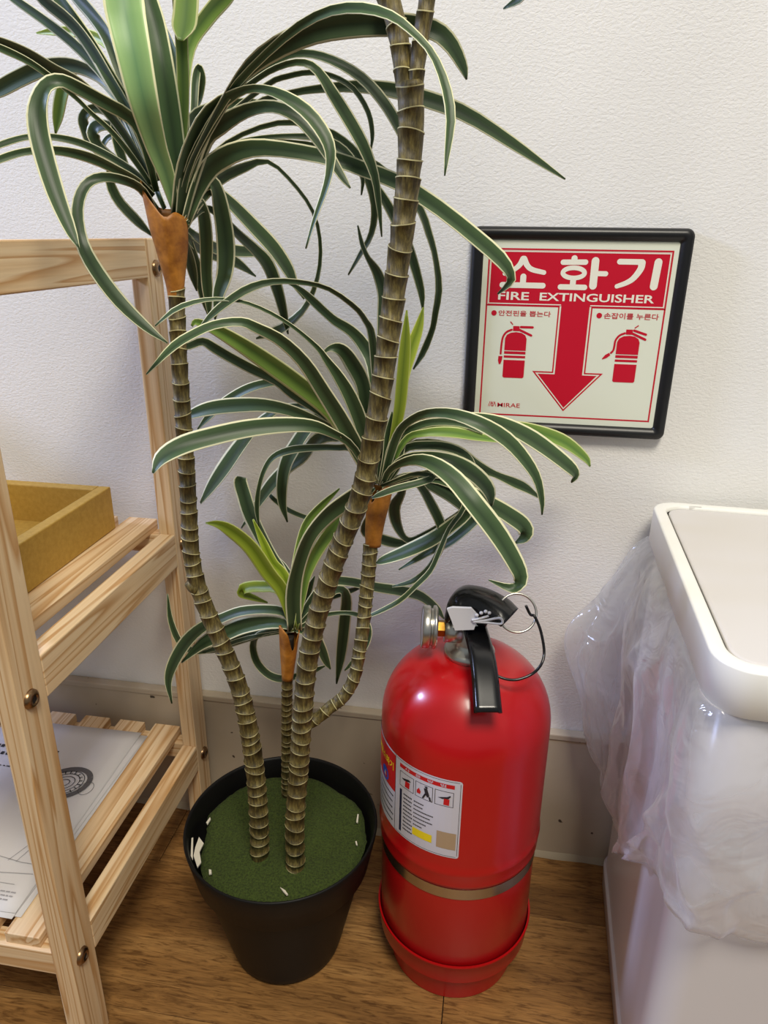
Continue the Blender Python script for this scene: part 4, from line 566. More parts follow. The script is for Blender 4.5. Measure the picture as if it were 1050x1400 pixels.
BUMPS = [(-0.004, -0.183, 0.4384), (-0.0003, -0.183, 0.441), (0.0034, -0.183, 0.4428), (0.0066, -0.183, 0.4417)]
FLAKES = [[(-0.2753, -0.2049, 0.158), (-0.2673, -0.2119, 0.158), (-0.2673, -0.2228, 0.158), (-0.2605, -0.2348, 0.158), (-0.2617, -0.2415, 0.158), (-0.2711, -0.2288, 0.158), (-0.2737, -0.2185, 0.158)], [(-0.2824, -0.2075, 0.158), (-0.281, -0.2065, 0.158), (-0.2698, -0.2338, 0.158), (-0.274, -0.2293, 0.158)], [(-0.2502, -0.2406, 0.1565), (-0.2477, -0.2407, 0.1565), (-0.2456, -0.2449, 0.1565), (-0.2478, -0.246, 0.1565)], [(-0.2756, -0.1848, 0.158), (-0.2745, -0.1771, 0.158), (-0.2726, -0.1795, 0.158), (-0.2732, -0.1873, 0.158)], [(-0.1189, -0.1434, 0.156), (-0.1173, -0.1437, 0.156), (-0.116, -0.155, 0.156), (-0.1179, -0.1547, 0.156)], [(-0.1748, -0.2478, 0.1555), (-0.1688, -0.2504, 0.1555), (-0.1647, -0.2545, 0.1555), (-0.1662, -0.2552, 0.1555), (-0.1705, -0.2519, 0.1555)], [(-0.1138, -0.1806, 0.156), (-0.1123, -0.1803, 0.156), (-0.1105, -0.185, 0.156), (-0.1123, -0.1847, 0.156)]]
TIPLEAF = [(-50,-255,915.1,-4,-73,68,3.8),(-34.7,-247.9,923.4,16,-41,90,5.7),(-10.1,-237.4,916,50,11,86,8.1),(1.9,-223.2,899.1,93,9,36,7.9),(-1.1,-213,886.6,47,-39,-79,7.6),(-12.7,-205,881.3,32,-16,-94,1)]
# ------------------------------------------------------------------ wall sign
SX, SZ, SY = 0.0673, 0.6577, -0.0075
sg = empty('wall_sign', (SX, 0, SZ), 'square red and cream fire extinguisher sign in a black frame', 'sign')
def rrect(w, h, r, n=8):
    out = []
    for cx, cz, a0 in ((w-r, h-r, 0), (-w+r, h-r, 90), (-w+r, -h+r, 180), (w-r, -h+r, 270)):
        for k in range(n+1):
            a = math.radians(a0 + 90*k/n); out.append((cx + r*math.cos(a), cz + r*math.sin(a)))
    return out
bm = bmesh.new()
secs = []
for (w, h, r, y) in ((0.1005, 0.0985, 0.007, 0.0), (0.1012, 0.0992, 0.0075, -0.006), (0.1000, 0.0980, 0.007, -0.0105), (0.0965, 0.0945, 0.005, -0.0125), (0.0925, 0.0905, 0.003, -0.0115), (0.0898, 0.0880, 0.0022, -0.0090), (0.0890, 0.0872, 0.002, -0.0072)):
    secs.append([bm.verts.new((SX + p[0], y, SZ + p[1])) for p in rrect(w, h, r)])
for a, b_ in zip(secs, secs[1:]):
    for i in range(len(a)):
        j = (i+1) % len(a); f = bm.faces.new((a[i], a[j], b_[j], b_[i])); f.smooth = True
obj('frame', fix(bm), M_RUBBER, sg)
panel = boxo('panel', SX-0.0895, SX+0.0895, SY, -0.001, SZ-0.0878, SZ+0.0878, M_SIGN, sg)
def poly_s(bm, pts, lay):
    vs = [bm.verts.new((SX + p[0]/1000, SY - 0.00012*lay, SZ + p[1]/1000)) for p in pts]
    f = bm.faces.new(vs); return f
def line_s(bm, pts, w, lay, closed=False):
    P = [Vector(p) for p in pts]; n = len(P); L_ = []
    for i in range(n):
        if closed: a, b_ = P[i-1], P[(i+1) % n]
        else: a, b_ = P[max(i-1, 0)], P[min(i+1, n-1)]
        d1 = (P[i]-a).normalized() if (P[i]-a).length > 1e-9 else (b_-P[i]).normalized()
        d2 = (b_-P[i]).normalized() if (b_-P[i]).length > 1e-9 else d1
        t = (d1+d2).normalized(); nn = Vector((-t.y, t.x)); k = 1/max(0.35, nn.dot(Vector((-d1.y, d1.x))))
        L_.append((P[i]+nn*w/2*k, P[i]-nn*w/2*k))
    idx = list(range(n)) + ([0] if closed else [])
    for i, j in zip(idx, idx[1:]): poly_s(bm, [L_[i][0], L_[j][0], L_[j][1], L_[i][1]], lay)
def disc_s(bm, c, rx, rz, lay, n=24): poly_s(bm, [(c[0]+rx*math.cos(2*math.pi*k/n), c[1]+rz*math.sin(2*math.pi*k/n)) for k in range(n)], lay)
SK = [0]
def stroke(bm, pts, w, lay, n=0):
    if n: pts = [tuple(q) for q in VN.run(pts, n)]
    ws = w if isinstance(w, (list, tuple)) else [w, w]
    m = len(pts); P = [Vector(p) for p in pts]; A, B = [], []
    SK[0] += 1; lay = lay + 0.06*(SK[0] % 9)
    for i in range(m):
        t = (P[min(i+1, m-1)] - P[max(i-1, 0)]).normalized(); nn = Vector((-t.y, t.x)); r = (ws[0] + (ws[-1]-ws[0])*i/(m-1))/2
        A.append(P[i] + nn*r); B.append(P[i] - nn*r)
        if i == 0: t0, r0 = t, r
    t1, r1 = t, r
    def cap(c, d, r, s):
        nn = Vector((-d.y, d.x)); return [c + nn*r*math.cos(a) + d*r*math.sin(a)*s for a in (math.pi*k/10 for k in range(1, 10))]
    for i in range(m-1): poly_s(bm, [A[i], B[i], B[i+1], A[i+1]], lay)
    poly_s(bm, [A[0]] + cap(P[0], t0, r0, -1) + [B[0]], lay); poly_s(bm, [A[-1]] + cap(P[-1], t1, r1, 1) + [B[-1]], lay)
def finish_s(bm, name, mat):
    for f in bm.faces:
        if f.normal.y > 0 or f.calc_area() == 0: pass
    bm.normal_update()
    for f in list(bm.faces):
        if f.normal.y > 0: f.normal_flip()
    return obj(name, bm, mat, panel)
bm = bmesh.new()
line_s(bm, [(-83.4, 79.2), (84, 79.2), (84, -80.7), (-83.4, -80.7)], 1.5, 1, True)
poly_s(bm, [(-82.2, 77.9), (82.9, 77.9), (82.9, 28.2), (-82.2, 28.2)], 1)          # header block
line_s(bm, [(-83.4, 27.6), (-14.0, 27.6), (-14.0, -35.6), (-32.6, -35.6), (0, -73.4), (33.2, -35.6), (17.0, -35.6), (17.0, 27.6), (84, 27.6)], 1.3, 1)
poly_s(bm, [(-11.8, 28.2), (14.8, 28.2), (14.8, -37.5), (-11.8, -37.5)], 1)
poly_s(bm, [(-28.6, -37.5), (28.8, -37.5), (0, -70.8)], 1)
finish_s(bm, 'red_border_and_arrow', M_SRED)
bm = bmesh.new()
line_s(bm, [(-81.6, 77.2), (82.3, 77.2), (82.3, 29.3), (15.2, 29.3)], 0.9, 2)
line_s(bm, [(-81.6, 77.2), (-81.6, 29.3), (-12.2, 29.3)], 0.9, 2)
# the three large syllables
stroke(bm, [(-51.5, 70.5), (-54.5, 65), (-60, 60.3), (-68, 56.8)], [5.6, 3.6], 2, 14)
stroke(bm, [(-50.5, 70.5), (-47, 64.5), (-42, 61), (-31, 58.6)], [5.6, 4.2], 2, 14)
stroke(bm, [(-50, 54.5), (-50, 47)], 5.6, 2); stroke(bm, [(-69.5, 46.6), (-31, 46.6)], 5.2, 2)
stroke(bm, [(-4, 71.8), (-4, 70)], 5.6, 2); stroke(bm, [(-14, 68.2), (6.5, 68.6)], 4.8, 2)
rg = [(-3.4 + 10.0*math.cos(2*math.pi*k/36), 58.8 + 4.6*math.sin(2*math.pi*k/36)) for k in range(37)]
line_s(bm, rg[:-1], 4.2, 2.5, True)
stroke(bm, [(-3.2, 53), (-3.2, 47)], 5.4, 2); stroke(bm, [(-14.5, 45.9), (8.0, 45.9)], 5.0, 2)
stroke(bm, [(15.4, 69.8), (15.6, 47.6)], 7.0, 2); stroke(bm, [(17, 58.6), (26, 58.6)], 4.6, 2)
stroke(bm, [(37.5, 69.6), (56.5, 69.6)], 5.0, 2)
stroke(bm, [(57.5, 68.8), (57.0, 63.5), (52.0, 55.5), (46, 51), (37.5, 47.6)], [6.6, 4.0], 2, 18)
stroke(bm, [(72.1, 69.6), (70.9, 48.2)], 7.0, 2)
finish_s(bm, 'large_korean_lettering', M_SWHITE)
def text_mesh(body, bold=0.0):
    cu = bpy.data.curves.new('t', 'FONT'); cu.body = body; cu.size = 1.0; cu.offset = bold; cu.resolution_u = 3
    o = bpy.data.objects.new('t', cu); COL.objects.link(o)
    dg = bpy.context.evaluated_depsgraph_get(); dg.update()
    me = bpy.data.meshes.new_from_object(o.evaluated_get(dg))
    bpy.data.objects.remove(o); bpy.data.curves.remove(cu)
    return me
def text_fit(body, x0, x1, z0, z1, bold=0.0):
    """mesh data of a line of text stretched to a rectangle; returns verts(2D), faces"""
    me = text_mesh(body, bold)
    xs = [v.co.x for v in me.vertices]; ys = [v.co.y for v in me.vertices]
    a, b_, c, d = min(xs), max(xs), min(ys), max(ys)
    V_ = [(x0 + (v.co.x-a)/(b_-a)*(x1-x0), z0 + (v.co.y-c)/(d-c)*(z1-z0)) for v in me.vertices]
    F_ = [tuple(p.vertices) for p in me.polygons]
    bpy.data.meshes.remove(me); return V_, F_
def text_sign(body, x0, x1, z0, z1, lay, name, mat, bold=0.0):
    V_, F_ = text_fit(body, x0, x1, z0, z1, bold)
    me = bpy.data.meshes.new(name); me.from_pydata([(SX + x/1000, SY - 0.00012*lay, SZ + z/1000) for x, z in V_], [], F_)
    return obj(name, me, mat, panel)
text_sign('FIRE', -72.6, -43.2, 32.8, 40.3, 2, 'lettering', M_SWHITE, 0.018)
text_sign('EXTINGUISHER', -33, 73.2, 32.8, 40.3, 2, 'lettering', M_SWHITE, 0.018)
text_sign('\uc548\uc804\ud540\uc744 \ubf51\ub294\ub2e4', -71.2, -21.0, 17.6, 22.9, 2, 'lettering', M_SRED, 0.012)
text_sign('\uc190\uc7a1\uc774\ub97c \ub204\ub978\ub2e4', 29.0, 79.6, 17.6, 23.3, 2, 'lettering', M_SRED, 0.012)
text_sign('MIRAE', -66, -43.4, -72.9, -68.6, 2, 'lettering', M_SRED, 0.004)
for bx_, bz_ in ((-75.6, 20.1), (24.6, 20.4)):
    bm = bmesh.new(); disc_s(bm, (bx_, bz_), 2.6, 2.6, 2); finish_s(bm, 'bullet', M_SRED)
bm = bmesh.new()
for x in (-74.2, -71.0):
    for d in (0, 1.5): stroke(bm, [(x + d - 0.9, -72.4), (x + d + 0.4, -67.8)], 0.6, 2)
    stroke(bm, [(x + 1.9, -67.8), (x + 3.2, -72.4)], 0.6, 2)
finish_s(bm, 'logo', M_SRED)
def extinguisher_icon(xc, right):
    bm = bmesh.new(); w = 10.5
    body = [(xc-w, -15.5), (xc-w, -4), (xc-w*0.86, -0.6), (xc-w*0.5, 1.7), (xc, 2.4), (xc+w*0.5, 1.7), (xc+w*0.86, -0.6), (xc+w, -4), (xc+w, -15.5)]
    poly_s(bm, body, 2); poly_s(bm, [(xc-w, -16.4), (xc+w, -16.4), (xc+w, -19.0), (xc-w, -19.0)], 2); poly_s(bm, [(xc-w, -20.6), (xc+w, -20.6), (xc+w, -22.8), (xc-w, -22.8)], 2)
    poly_s(bm, [(xc-w, -25), (xc+w, -25), (xc+w, -41.5), (xc+w-1.2, -42.7), (xc-w+1.2, -42.7), (xc-w, -41.5)], 2)
    poly_s(bm, [(xc-3.4, 3.4), (xc+2.8, 3.4), (xc+2.8, 8.2), (xc-3.4, 8.2)], 2)
    if not right:
        stroke(bm, [(xc+4.2, 7.4), (xc+15.4, 7.4)], 2.2, 2); stroke(bm, [(xc+3.0, 4.6), (xc+14.6, -0.4)], 2.2, 2)
        stroke(bm, [(xc-4.6, 4.6), (xc-9.5, 2.2), (xc-12.6, -2.6), (xc-13.6, -10), (xc-13.8, -19)], 1.9, 2, 16)
        poly_s(bm, [(xc-15.8, -21.4), (xc-11.8, -21.4), (xc-12.2, -25.6), (xc-13.4, -29.4), (xc-15.0, -29.4), (xc-16, -25.6)], 2)
        stroke(bm, [(xc-6.2, 12.0), (xc-4.2, 9.8)], 1.0, 2)
    else:
        stroke(bm, [(xc+4.0, 7.4), (xc+15.2, 3.9)], 2.2, 2); stroke(bm, [(xc+3.0, 4.4), (xc+15.2, -0.8)], 2.2, 2)
        stroke(bm, [(xc-4.4, 4.6), (xc-9.0, 2.4), (xc-12.2, -2.4), (xc-12.6, -8), (xc-13.2, -12), (xc-15.0, -14.4)], 1.9, 2, 16)
        poly_s(bm, [(xc-16.6, -14.4), (xc-15.4, -16.8), (xc-18.6, -19.6), (xc-22.6, -21.2), (xc-22.8, -20.2), (xc-20.2, -16.6)], 2)
        stroke(bm, [(xc+4.4, 9.8), (xc+7.2, 12.0)], 1.0, 2)
    finish_s(bm, 'extinguisher_pictogram', M_SRED)
extinguisher_icon(-52.6, False); extinguisher_icon(54.8, True)
# ------------------------------------------------------------------ fire extinguisher
EX, EY, ER = -0.009, -0.152, 0.082
ex = empty('fire_extinguisher', (EX, EY, 0), 'red fire extinguisher standing on the floor beside the plant pot', 'fire extinguisher')
bm = bmesh.new()
prof = [(0, 0.03), (0.070, 0.03), (0.0798, 0.05), (0.0800, 0.155), (0.0800, 0.1702), (0.0808, 0.1706), (0.0820, 0.1722), (0.0822, 0.175), (0.0822, 0.186), (0.0831, 0.1890), (0.0822, 0.192), (0.082, 0.20), (0.082, 0.312)]
for k in range(1, 15):
    a = math.radians(90*k/14); prof.append((0.020 + 0.062*math.cos(a), 0.312 + 0.068*math.sin(a)))
prof += [(0.0195, 0.383), (0, 0.383)]
lathe(bm, prof, (EX, EY, 0), 96); obj('cylinder', crease(bm), M_RED, ex)
bm = bmesh.new(); lathe(bm, [(0.0798, 0.1565), (0.0808, 0.1566), (0.0808, 0.1690), (0.0798, 0.1691)], (EX, EY, 0), 96)
for e_ in bm.edges: e_.smooth = abs(e_.verts[0].co.z - e_.verts[1].co.z) > 1e-5
obj('metal_band', fix(bm), M_STEEL, ex)
bm = bmesh.new()
lathe(bm, [(0, 0.001), (0.066, 0.0), (0.0675, 0.0015), (0.0712, 0.0385), (0.0716, 0.0404), (0.0792, 0.0406), (0.0802, 0.0414), (0.0824, 0.0645), (0.0832, 0.0655), (0.0830, 0.0670), (0.0812, 0.0668), (0.0800, 0.060)], (EX, EY, 0), 96); obj('base_skirt', crease(bm), M_REDP, ex)
# label wrapped round the cylinder; a = degrees from the front, z in mm
def cylp(a, z, lay): 
    r = ER + 0.0003 + 0.00012*lay; t = math.radians(a)
    return (EX + r*math.sin(t), EY - r*math.cos(t), z/1000)
DEG = math.degrees(1/ (ER*1000))   # degrees per mm
def rect_c(bm, a0, a1, z0, z1, lay):
    n = max(1, int(abs(a1-a0)/4)); 
    for i in range(n):
        p, q = a0 + (a1-a0)*i/n, a0 + (a1-a0)*(i+1)/n
        f = bm.faces.new([bm.verts.new(cylp(*s, lay)) for s in ((p, z0), (q, z0), (q, z1), (p, z1))]); f.smooth = True
def poly_c(bm, pts, lay): bm.faces.new([bm.verts.new(cylp(a, z, lay)) for a, z in pts])
bm = bmesh.new(); rect_c(bm, -100, 0.5, 209.5, 299, 0); rect_c(bm, 0.5, 2.3, 212, 296.5, 0); poly_c(bm, [(0.5, 296.5), (2.3, 296.5), (1.7, 298.3), (0.5, 299)], 0); poly_c(bm, [(0.5, 209.5), (1.7, 210.2), (2.3, 212), (0.5, 212)], 0)
lb = obj('label', bm, M_LWHITE, ex); tag(lb, 'white printed instruction label wrapped round the cylinder')
bm = bmesh.new(); rect_c(bm, -100, -47, 254, 297, 1); rect_c(bm, -42.6, -2.6, 289.6, 294, 1)
for x in (-38.5, -4.6): rect_c(bm, x, x + 1.2, 270, 277, 2) if False else None
poly_c(bm, [(-37.5, 271), (-33.8, 271), (-33.4, 278), (-37.2, 278)], 2); poly_c(bm, [(-9.2, 270.5), (-5.6, 270.5), (-5.4, 277.5), (-9.0, 277.5)], 2)
poly_c(bm, [(-27.6, 273), (-25.2, 273), (-24.8, 276), (-26.2, 279.5), (-27.8, 276)], 2)
obj('red_print', bm, M_LRED, lb)
bm = bmesh.new(); rect_c(bm, -42.2, -40.2, 214.5, 265, 1)
for zc in (250, 231): pass
obj('navy_bar', bm, M_LNAVY, lb)
bm = bmesh.new()
for a0, a1 in ((-42.4, -30.2), (-28.9, -16.4), (-15.1, -2.9)):
    for (p, q, z0, z1) in ((a0, a1, 268.8, 269.3), (a0, a1, 285.2, 285.7), (a0, a0+0.35, 268.8, 285.7), (a1-0.35, a1, 268.8, 285.7)): rect_c(bm, p, q, z0, z1, 1)
rect_c(bm, -47.3, -46.9, 209.6, 298.8, 1); rect_c(bm, -46, 0.4, 297.2, 297.6, 1); rect_c(bm, -46, 0.4, 210.9, 211.3, 1); rect_c(bm, 1.0, 1.3, 212.5, 296, 1)
# pictogram figures: valve with hand, running person, lever
poly_c(bm, [(-40.5, 278.5), (-34, 281.5), (-32.6, 280), (-36, 278), (-38.5, 277.4)], 2)
poly_c(bm, [(-22.6, 281.5), (-20.4, 282.8), (-18.6, 275), (-20, 272.5), (-21.6, 276)], 2); poly_c(bm, [(-22.4, 283.5), (-20.9, 284.7), (-19.6, 283.6), (-21, 282.4)], 2)
poly_c(bm, [(-22, 276), (-20.6, 276), (-22.6, 270), (-23.8, 270)], 2); poly_c(bm, [(-19.4, 274), (-18, 274), (-17.2, 269.6), (-18.4, 269.6)], 2)
poly_c(bm, [(-13, 277.5), (-7, 280), (-5, 282), (-4.6, 281), (-6, 278), (-10, 276.8)], 2)
random.seed(11)
for r_ in range(10):
    z = 261.5 - 4.55*r_
    a = -38.6
    while a < -31.4:
        w_ = random.uniform(0.9, 1.5); rect_c(bm, a, a + w_*0.75, z - 0.8, z + 0.8, 1); a += w_
    if r_ < 7:
        a = -29.8; end = -29 + random.uniform(5, 13)
        while a < end:
            w_ = random.uniform(0.7, 1.2); rect_c(bm, a, a + w_*0.75, z - 0.7, z + 0.7, 1); a += w_
for r_ in range(5):
    a = -76 + random.uniform(0, 2); z = 247 - 7.4*r_
    while a < -50:
        w_ = random.uniform(0.9, 1.9); rect_c(bm, a, a + w_*0.75, z - 0.9, z + 0.9, 1); a += w_
obj('black_print', bm, M_LBLK, lb)
bm = bmesh.new(); rect_c(bm, -30.2, -15.8, 221.5, 230.5, 2); obj('yellow_patch', bm, M_LYEL, lb)
bm = bmesh.new(); rect_c(bm, -12.6, 0.0, 219.5, 239, 2); obj('beige_patch', bm, M_LBEI, lb)
bm = bmesh.new(); poly_c(bm, [(-61.5 + 5.4*math.cos(2*math.pi*k/24), 262.5 + 7.6*math.sin(2*math.pi*k/24)) for k in range(24)], 2); obj('blue_disc', bm, M_LBLUE, lb)
def text_cyl(body, a0, a1, z0, z1, lay, mat, bold=0.0):
    V_, F_ = text_fit(body, a0, a1, z0, z1, bold)
    me = bpy.data.meshes.new('lettering'); me.from_pydata([cylp(a, z, lay) for a, z in V_], [], F_); return obj('lettering', me, mat, lb)
text_cyl('\ubd84\ub9d0\uc18c\ud654\uae30', -78, -49.5, 277, 286, 2, M_LYEL, 0.02)
text_cyl('\uc0ac   \uc6a9   \ubc29   \ubc95', -38, -8, 290.3, 293.4, 2, M_LWHITE, 0.01)
bm = bmesh.new(); poly_c(bm, [(-63.4, 260), (-59.8, 260), (-61.5, 266)], 3); obj('white_mark', bm, M_LWHITE, lb)
# neck, valve, gauge
bm = bmesh.new(); lathe(bm, [(0.0, 0.378), (0.0235, 0.378), (0.0240, 0.3845), (0.0215, 0.3875), (0.0165, 0.389), (0.0150, 0.394), (0.0150, 0.420), (0.012, 0.424), (0, 0.424)], (EX, EY, 0), 40)
obj('valve', fix(bm), M_NICKEL, ex)
bm = bmesh.new(); tube(bm, [(EX-0.008, EY-0.004, 0.4050), (EX-0.0240, EY-0.006, 0.4060)], 0.0112, 24); obj('valve_arm', fix(bm), M_NICKEL, ex)
bm = bmesh.new(); tube(bm, [(EX-0.0240, EY-0.006, 0.4075), (EX-0.0315, EY-0.0068, 0.4075)], 0.0078, 6)
for f in bm.faces: f.smooth = False
obj('hex_nut', fix(bm), M_BRASS, ex)
ga = Vector((-0.985, -0.14, 0.05)).normalized()
gm = ga.to_track_quat('Z', 'Y').to_matrix().to_4x4(); gm.translation = Vector((EX-0.0315, EY-0.0068, 0.4085))
bm = bmesh.new(); lathe(bm, [(0, 0), (0.0188, 0.0), (0.0202, 0.001), (0.0202, 0.0034), (0.0172, 0.0039), (0.0172, 0.0060), (0.0192, 0.0064), (0.0198, 0.0073), (0.0198, 0.0128), (0.0190, 0.0136), (0.0180, 0.0134), (0.0172, 0.0126), (0, 0.0126)], (0, 0, 0), 48)
bm.transform(gm); gau = obj('pressure_gauge', fix(bm), M_NICKEL, ex)
bm = bmesh.new(); lathe(bm, [(0, 0.0129), (0.0171, 0.0129)], (0, 0, 0), 40); bm.transform(gm); obj('gauge_dial', fix(bm), M_SEAL, gau)
# carrying handle: a shallow black channel reaching forward and down over the shoulder
def channel(name, path, widths, drop, mat, parent, up=Vector((0, 0, 1)), th=0.0022, n=28, m=10, side=None, ex_=3.0):
    P = catmull(path, n); W = VN.run([(w,) for w in widths], n); D = VN.run([(d,) for d in drop], n)
    bm = bmesh.new(); top = []; bot = []
    for i, p in enumerate(P):
        t = (P[min(i+1, n)] - P[max(i-1, 0)]).normalized()
        s = (side if side is not None else t.cross(up)).copy(); s = (s - t*s.dot(t)).normalized(); u = s.cross(t).normalized()
        if u.z < 0: u = -u
        w = W[i][0]/2; d = D[i][0]; ra = []; rb = []
        for k in range(m+1):
            v = -1 + 2*k/m; h = -d*abs(v)**ex_
            ra.append(bm.verts.new(p + s*w*v + u*h)); rb.append(bm.verts.new(p + s*(w-th)*v + u*(h*0.85 - th)))
        top.append(ra); bot.append(rb)
    for i in range(n):
        for k in range(m):
            bm.faces.new((top[i][k], top[i][k+1], top[i+1][k+1], top[i+1][k])); bm.faces.new((bot[i][k], bot[i+1][k], bot[i+1][k+1], bot[i][k+1]))
        bm.faces.new((top[i][0], top[i+1][0], bot[i+1][0], bot[i][0])); bm.faces.new((top[i][m], bot[i][m], bot[i+1][m], top[i+1][m]))
    for i in (0, n):
        for k in range(m): bm.faces.new((top[i][k], top[i][k+1], bot[i][k+1], bot[i][k]))
    for f in bm.faces: f.smooth = True
    o = obj(name, fix(bm), mat, parent)
    return o
channel('carrying_handle', [(-0.0075, -0.156, 0.4195), (-0.0035, -0.170, 0.4165), (0.0045, -0.200, 0.4055), (0.0115, -0.238, 0.3790)], [0.0225, 0.0228, 0.0232, 0.0242], [0.0035, 0.0035, 0.0035, 0.0035], M_BLACK, ex, ex_=9.0)
channel('squeeze_lever', [(-0.0325, -0.150, 0.4195), (-0.0290, -0.1505, 0.4380), (-0.0180, -0.152, 0.4485), (0.0020, -0.157, 0.4490), (0.0200, -0.163, 0.4435), (0.0300, -0.167, 0.4365)], [0.034, 0.037, 0.041, 0.043, 0.043, 0.040], [0.006, 0.012, 0.018, 0.018, 0.014, 0.010], M_BLACK, ex, side=Vector((0.25, 1, 0)))
bm = bmesh.new(); box(bm, -0.016, 0.006, -0.166, -0.142, 0.416, 0.438, 0.003); obj('lever_bracket', bm, M_BLACK, ex)
RC = Vector((0.0314, -0.165, 0.4343)); rn = Vector((0.15, -0.85, 0.5)).normalized(); ra = rn.orthogonal().normalized(); rb = rn.cross(ra)
bm = bmesh.new(); tube(bm, [RC + (ra*math.cos(2*math.pi*k/48) + rb*math.sin(2*math.pi*k/48))*0.0172 for k in range(48)], 0.0011, 8, closed=True); obj('pin_ring', fix(bm), M_NICKEL, ex)
bm = bmesh.new(); tube(bm, CORD, 0.0013, 8, n=60); obj('safety_cord', fix(bm), M_BLACK, ex)
def slab(pts, th, name, mat, parent):
    bm = bmesh.new(); f = bm.faces.new([bm.verts.new(p) for p in pts]); bm.normal_update()
    r = bmesh.ops.extrude_face_region(bm, geom=[f]); nv = f.normal.copy()
    bmesh.ops.translate(bm, verts=[v for v in r['geom'] if isinstance(v, bmesh.types.BMVert)], vec=nv*th)
    return obj(name, fix(bm), mat, parent)
st = slab(TAGP, -0.003, 'seal_tag', M_SEAL, ex)
bm = bmesh.new(); tube(bm, STRAP2 + [STRAP2[0]], 0.0011, 8, n=40); tube(bm, STRAP1, 0.0011, 8, n=12)
for p in BUMPS: lathe(bm, [(0, -0.0016), (0.0014, -0.001), (0.0017, 0), (0.0014, 0.001), (0, 0.0016)], p, 10)
obj('seal_strap', fix(bm), M_SEAL, st)
# ------------------------------------------------------------------ trash bin
BO = Vector((0.1648, -0.0100, 0)); bd = Vector((-0.0477, -0.9989, 0)); br = Vector((0.9989, -0.0477, 0))
BW, BD = 0.250, 0.3165
tb = empty('trash_bin', BO + br*BW/2 + bd*BD/2, 'tall white trash bin with an inset grey lid at the right', 'trash bin')
def rr(x0, x1, y0, y1, r, z, n=8):
    out = []
    for cx, cy, a0 in ((x1-r, y0+r, -90), (x1-r, y1-r, 0), (x0+r, y1-r, 90), (x0+r, y0+r, 180)):
        for k in range(n+1):
            a = math.radians(a0 + 90*k/n); x, y = cx + r*math.cos(a), cy + r*math.sin(a)
            out.append(BO + br*x + bd*y + Vector((0, 0, z)))
    return out
def loft(bm, secs, cap0=False, cap1=False):
    R_ = [[bm.verts.new(p) for p in s] for s in secs]
    for a, b_ in zip(R_, R_[1:]):
        for i in range(len(a)):
            j = (i+1) % len(a); bm.faces.new((a[i], a[j], b_[j], b_[i])).smooth = True
    if cap0: bm.faces.new(list(reversed(R_[0])))
    if cap1: bm.faces.new(R_[-1])
    return bm
def ins(d, z, r=0.026): return rr(d, BW-d, d, BD-d, max(r - d*0.6, 0.006), z)
bm = bmesh.new()
loft(bm, [ins(0.012, 0.462, 0.03), ins(0.0008, 0.4598), ins(0.0, 0.4606), ins(0.0, 0.4935), ins(0.0006, 0.4947), ins(0.002, 0.495), ins(0.0100, 0.495), ins(0.0112, 0.4945), ins(0.0115, 0.4905)])
lid = obj('lid_frame', fix(bm), M_LID, tb)
bm = bmesh.new(); loft(bm, [ins(0.0138, 0.4885), ins(0.0138, 0.4922), ins(0.0145, 0.4930), ins(0.017, 0.4932)], True, True); 
obj('lid_panel', fix(bm), M_PANEL, lid)
bm = bmesh.new(); loft(bm, [ins(0.0115, 0.4880), ins(0.0145, 0.4880)], True, True); obj('lid_recess', fix(bm), M_HOLE, lid)
bm = bmesh.new(); box(bm, 0, 0.012, 0, 0.002, 0, 0.003)
bm.transform(Matrix.Translation(BO + br*0.036 + bd*0.0115 + Vector((0, 0, 0.492)))); obj('lid_catch', bm, M_LID, lid)
def bins(d, z): return rr(d, BW-d, d+0.006, BD-d, 0.024, z)
bm = bmesh.new()
loft(bm, [bins(0.006, 0.470), bins(0.0065, 0.30), bins(0.0085, 0.034), bins(0.0082, 0.0325), bins(0.0058, 0.0320), bins(0.0055, 0.0305), bins(0.0075, 0.001), bins(0.012, 0.0)], True, True)
obj('bin_body', fix(bm), M_BIN, tb)
# clear liner hanging out under the lid
def bagp(x, y, z): return BO + br*x + bd*y + Vector((0, 0, z))
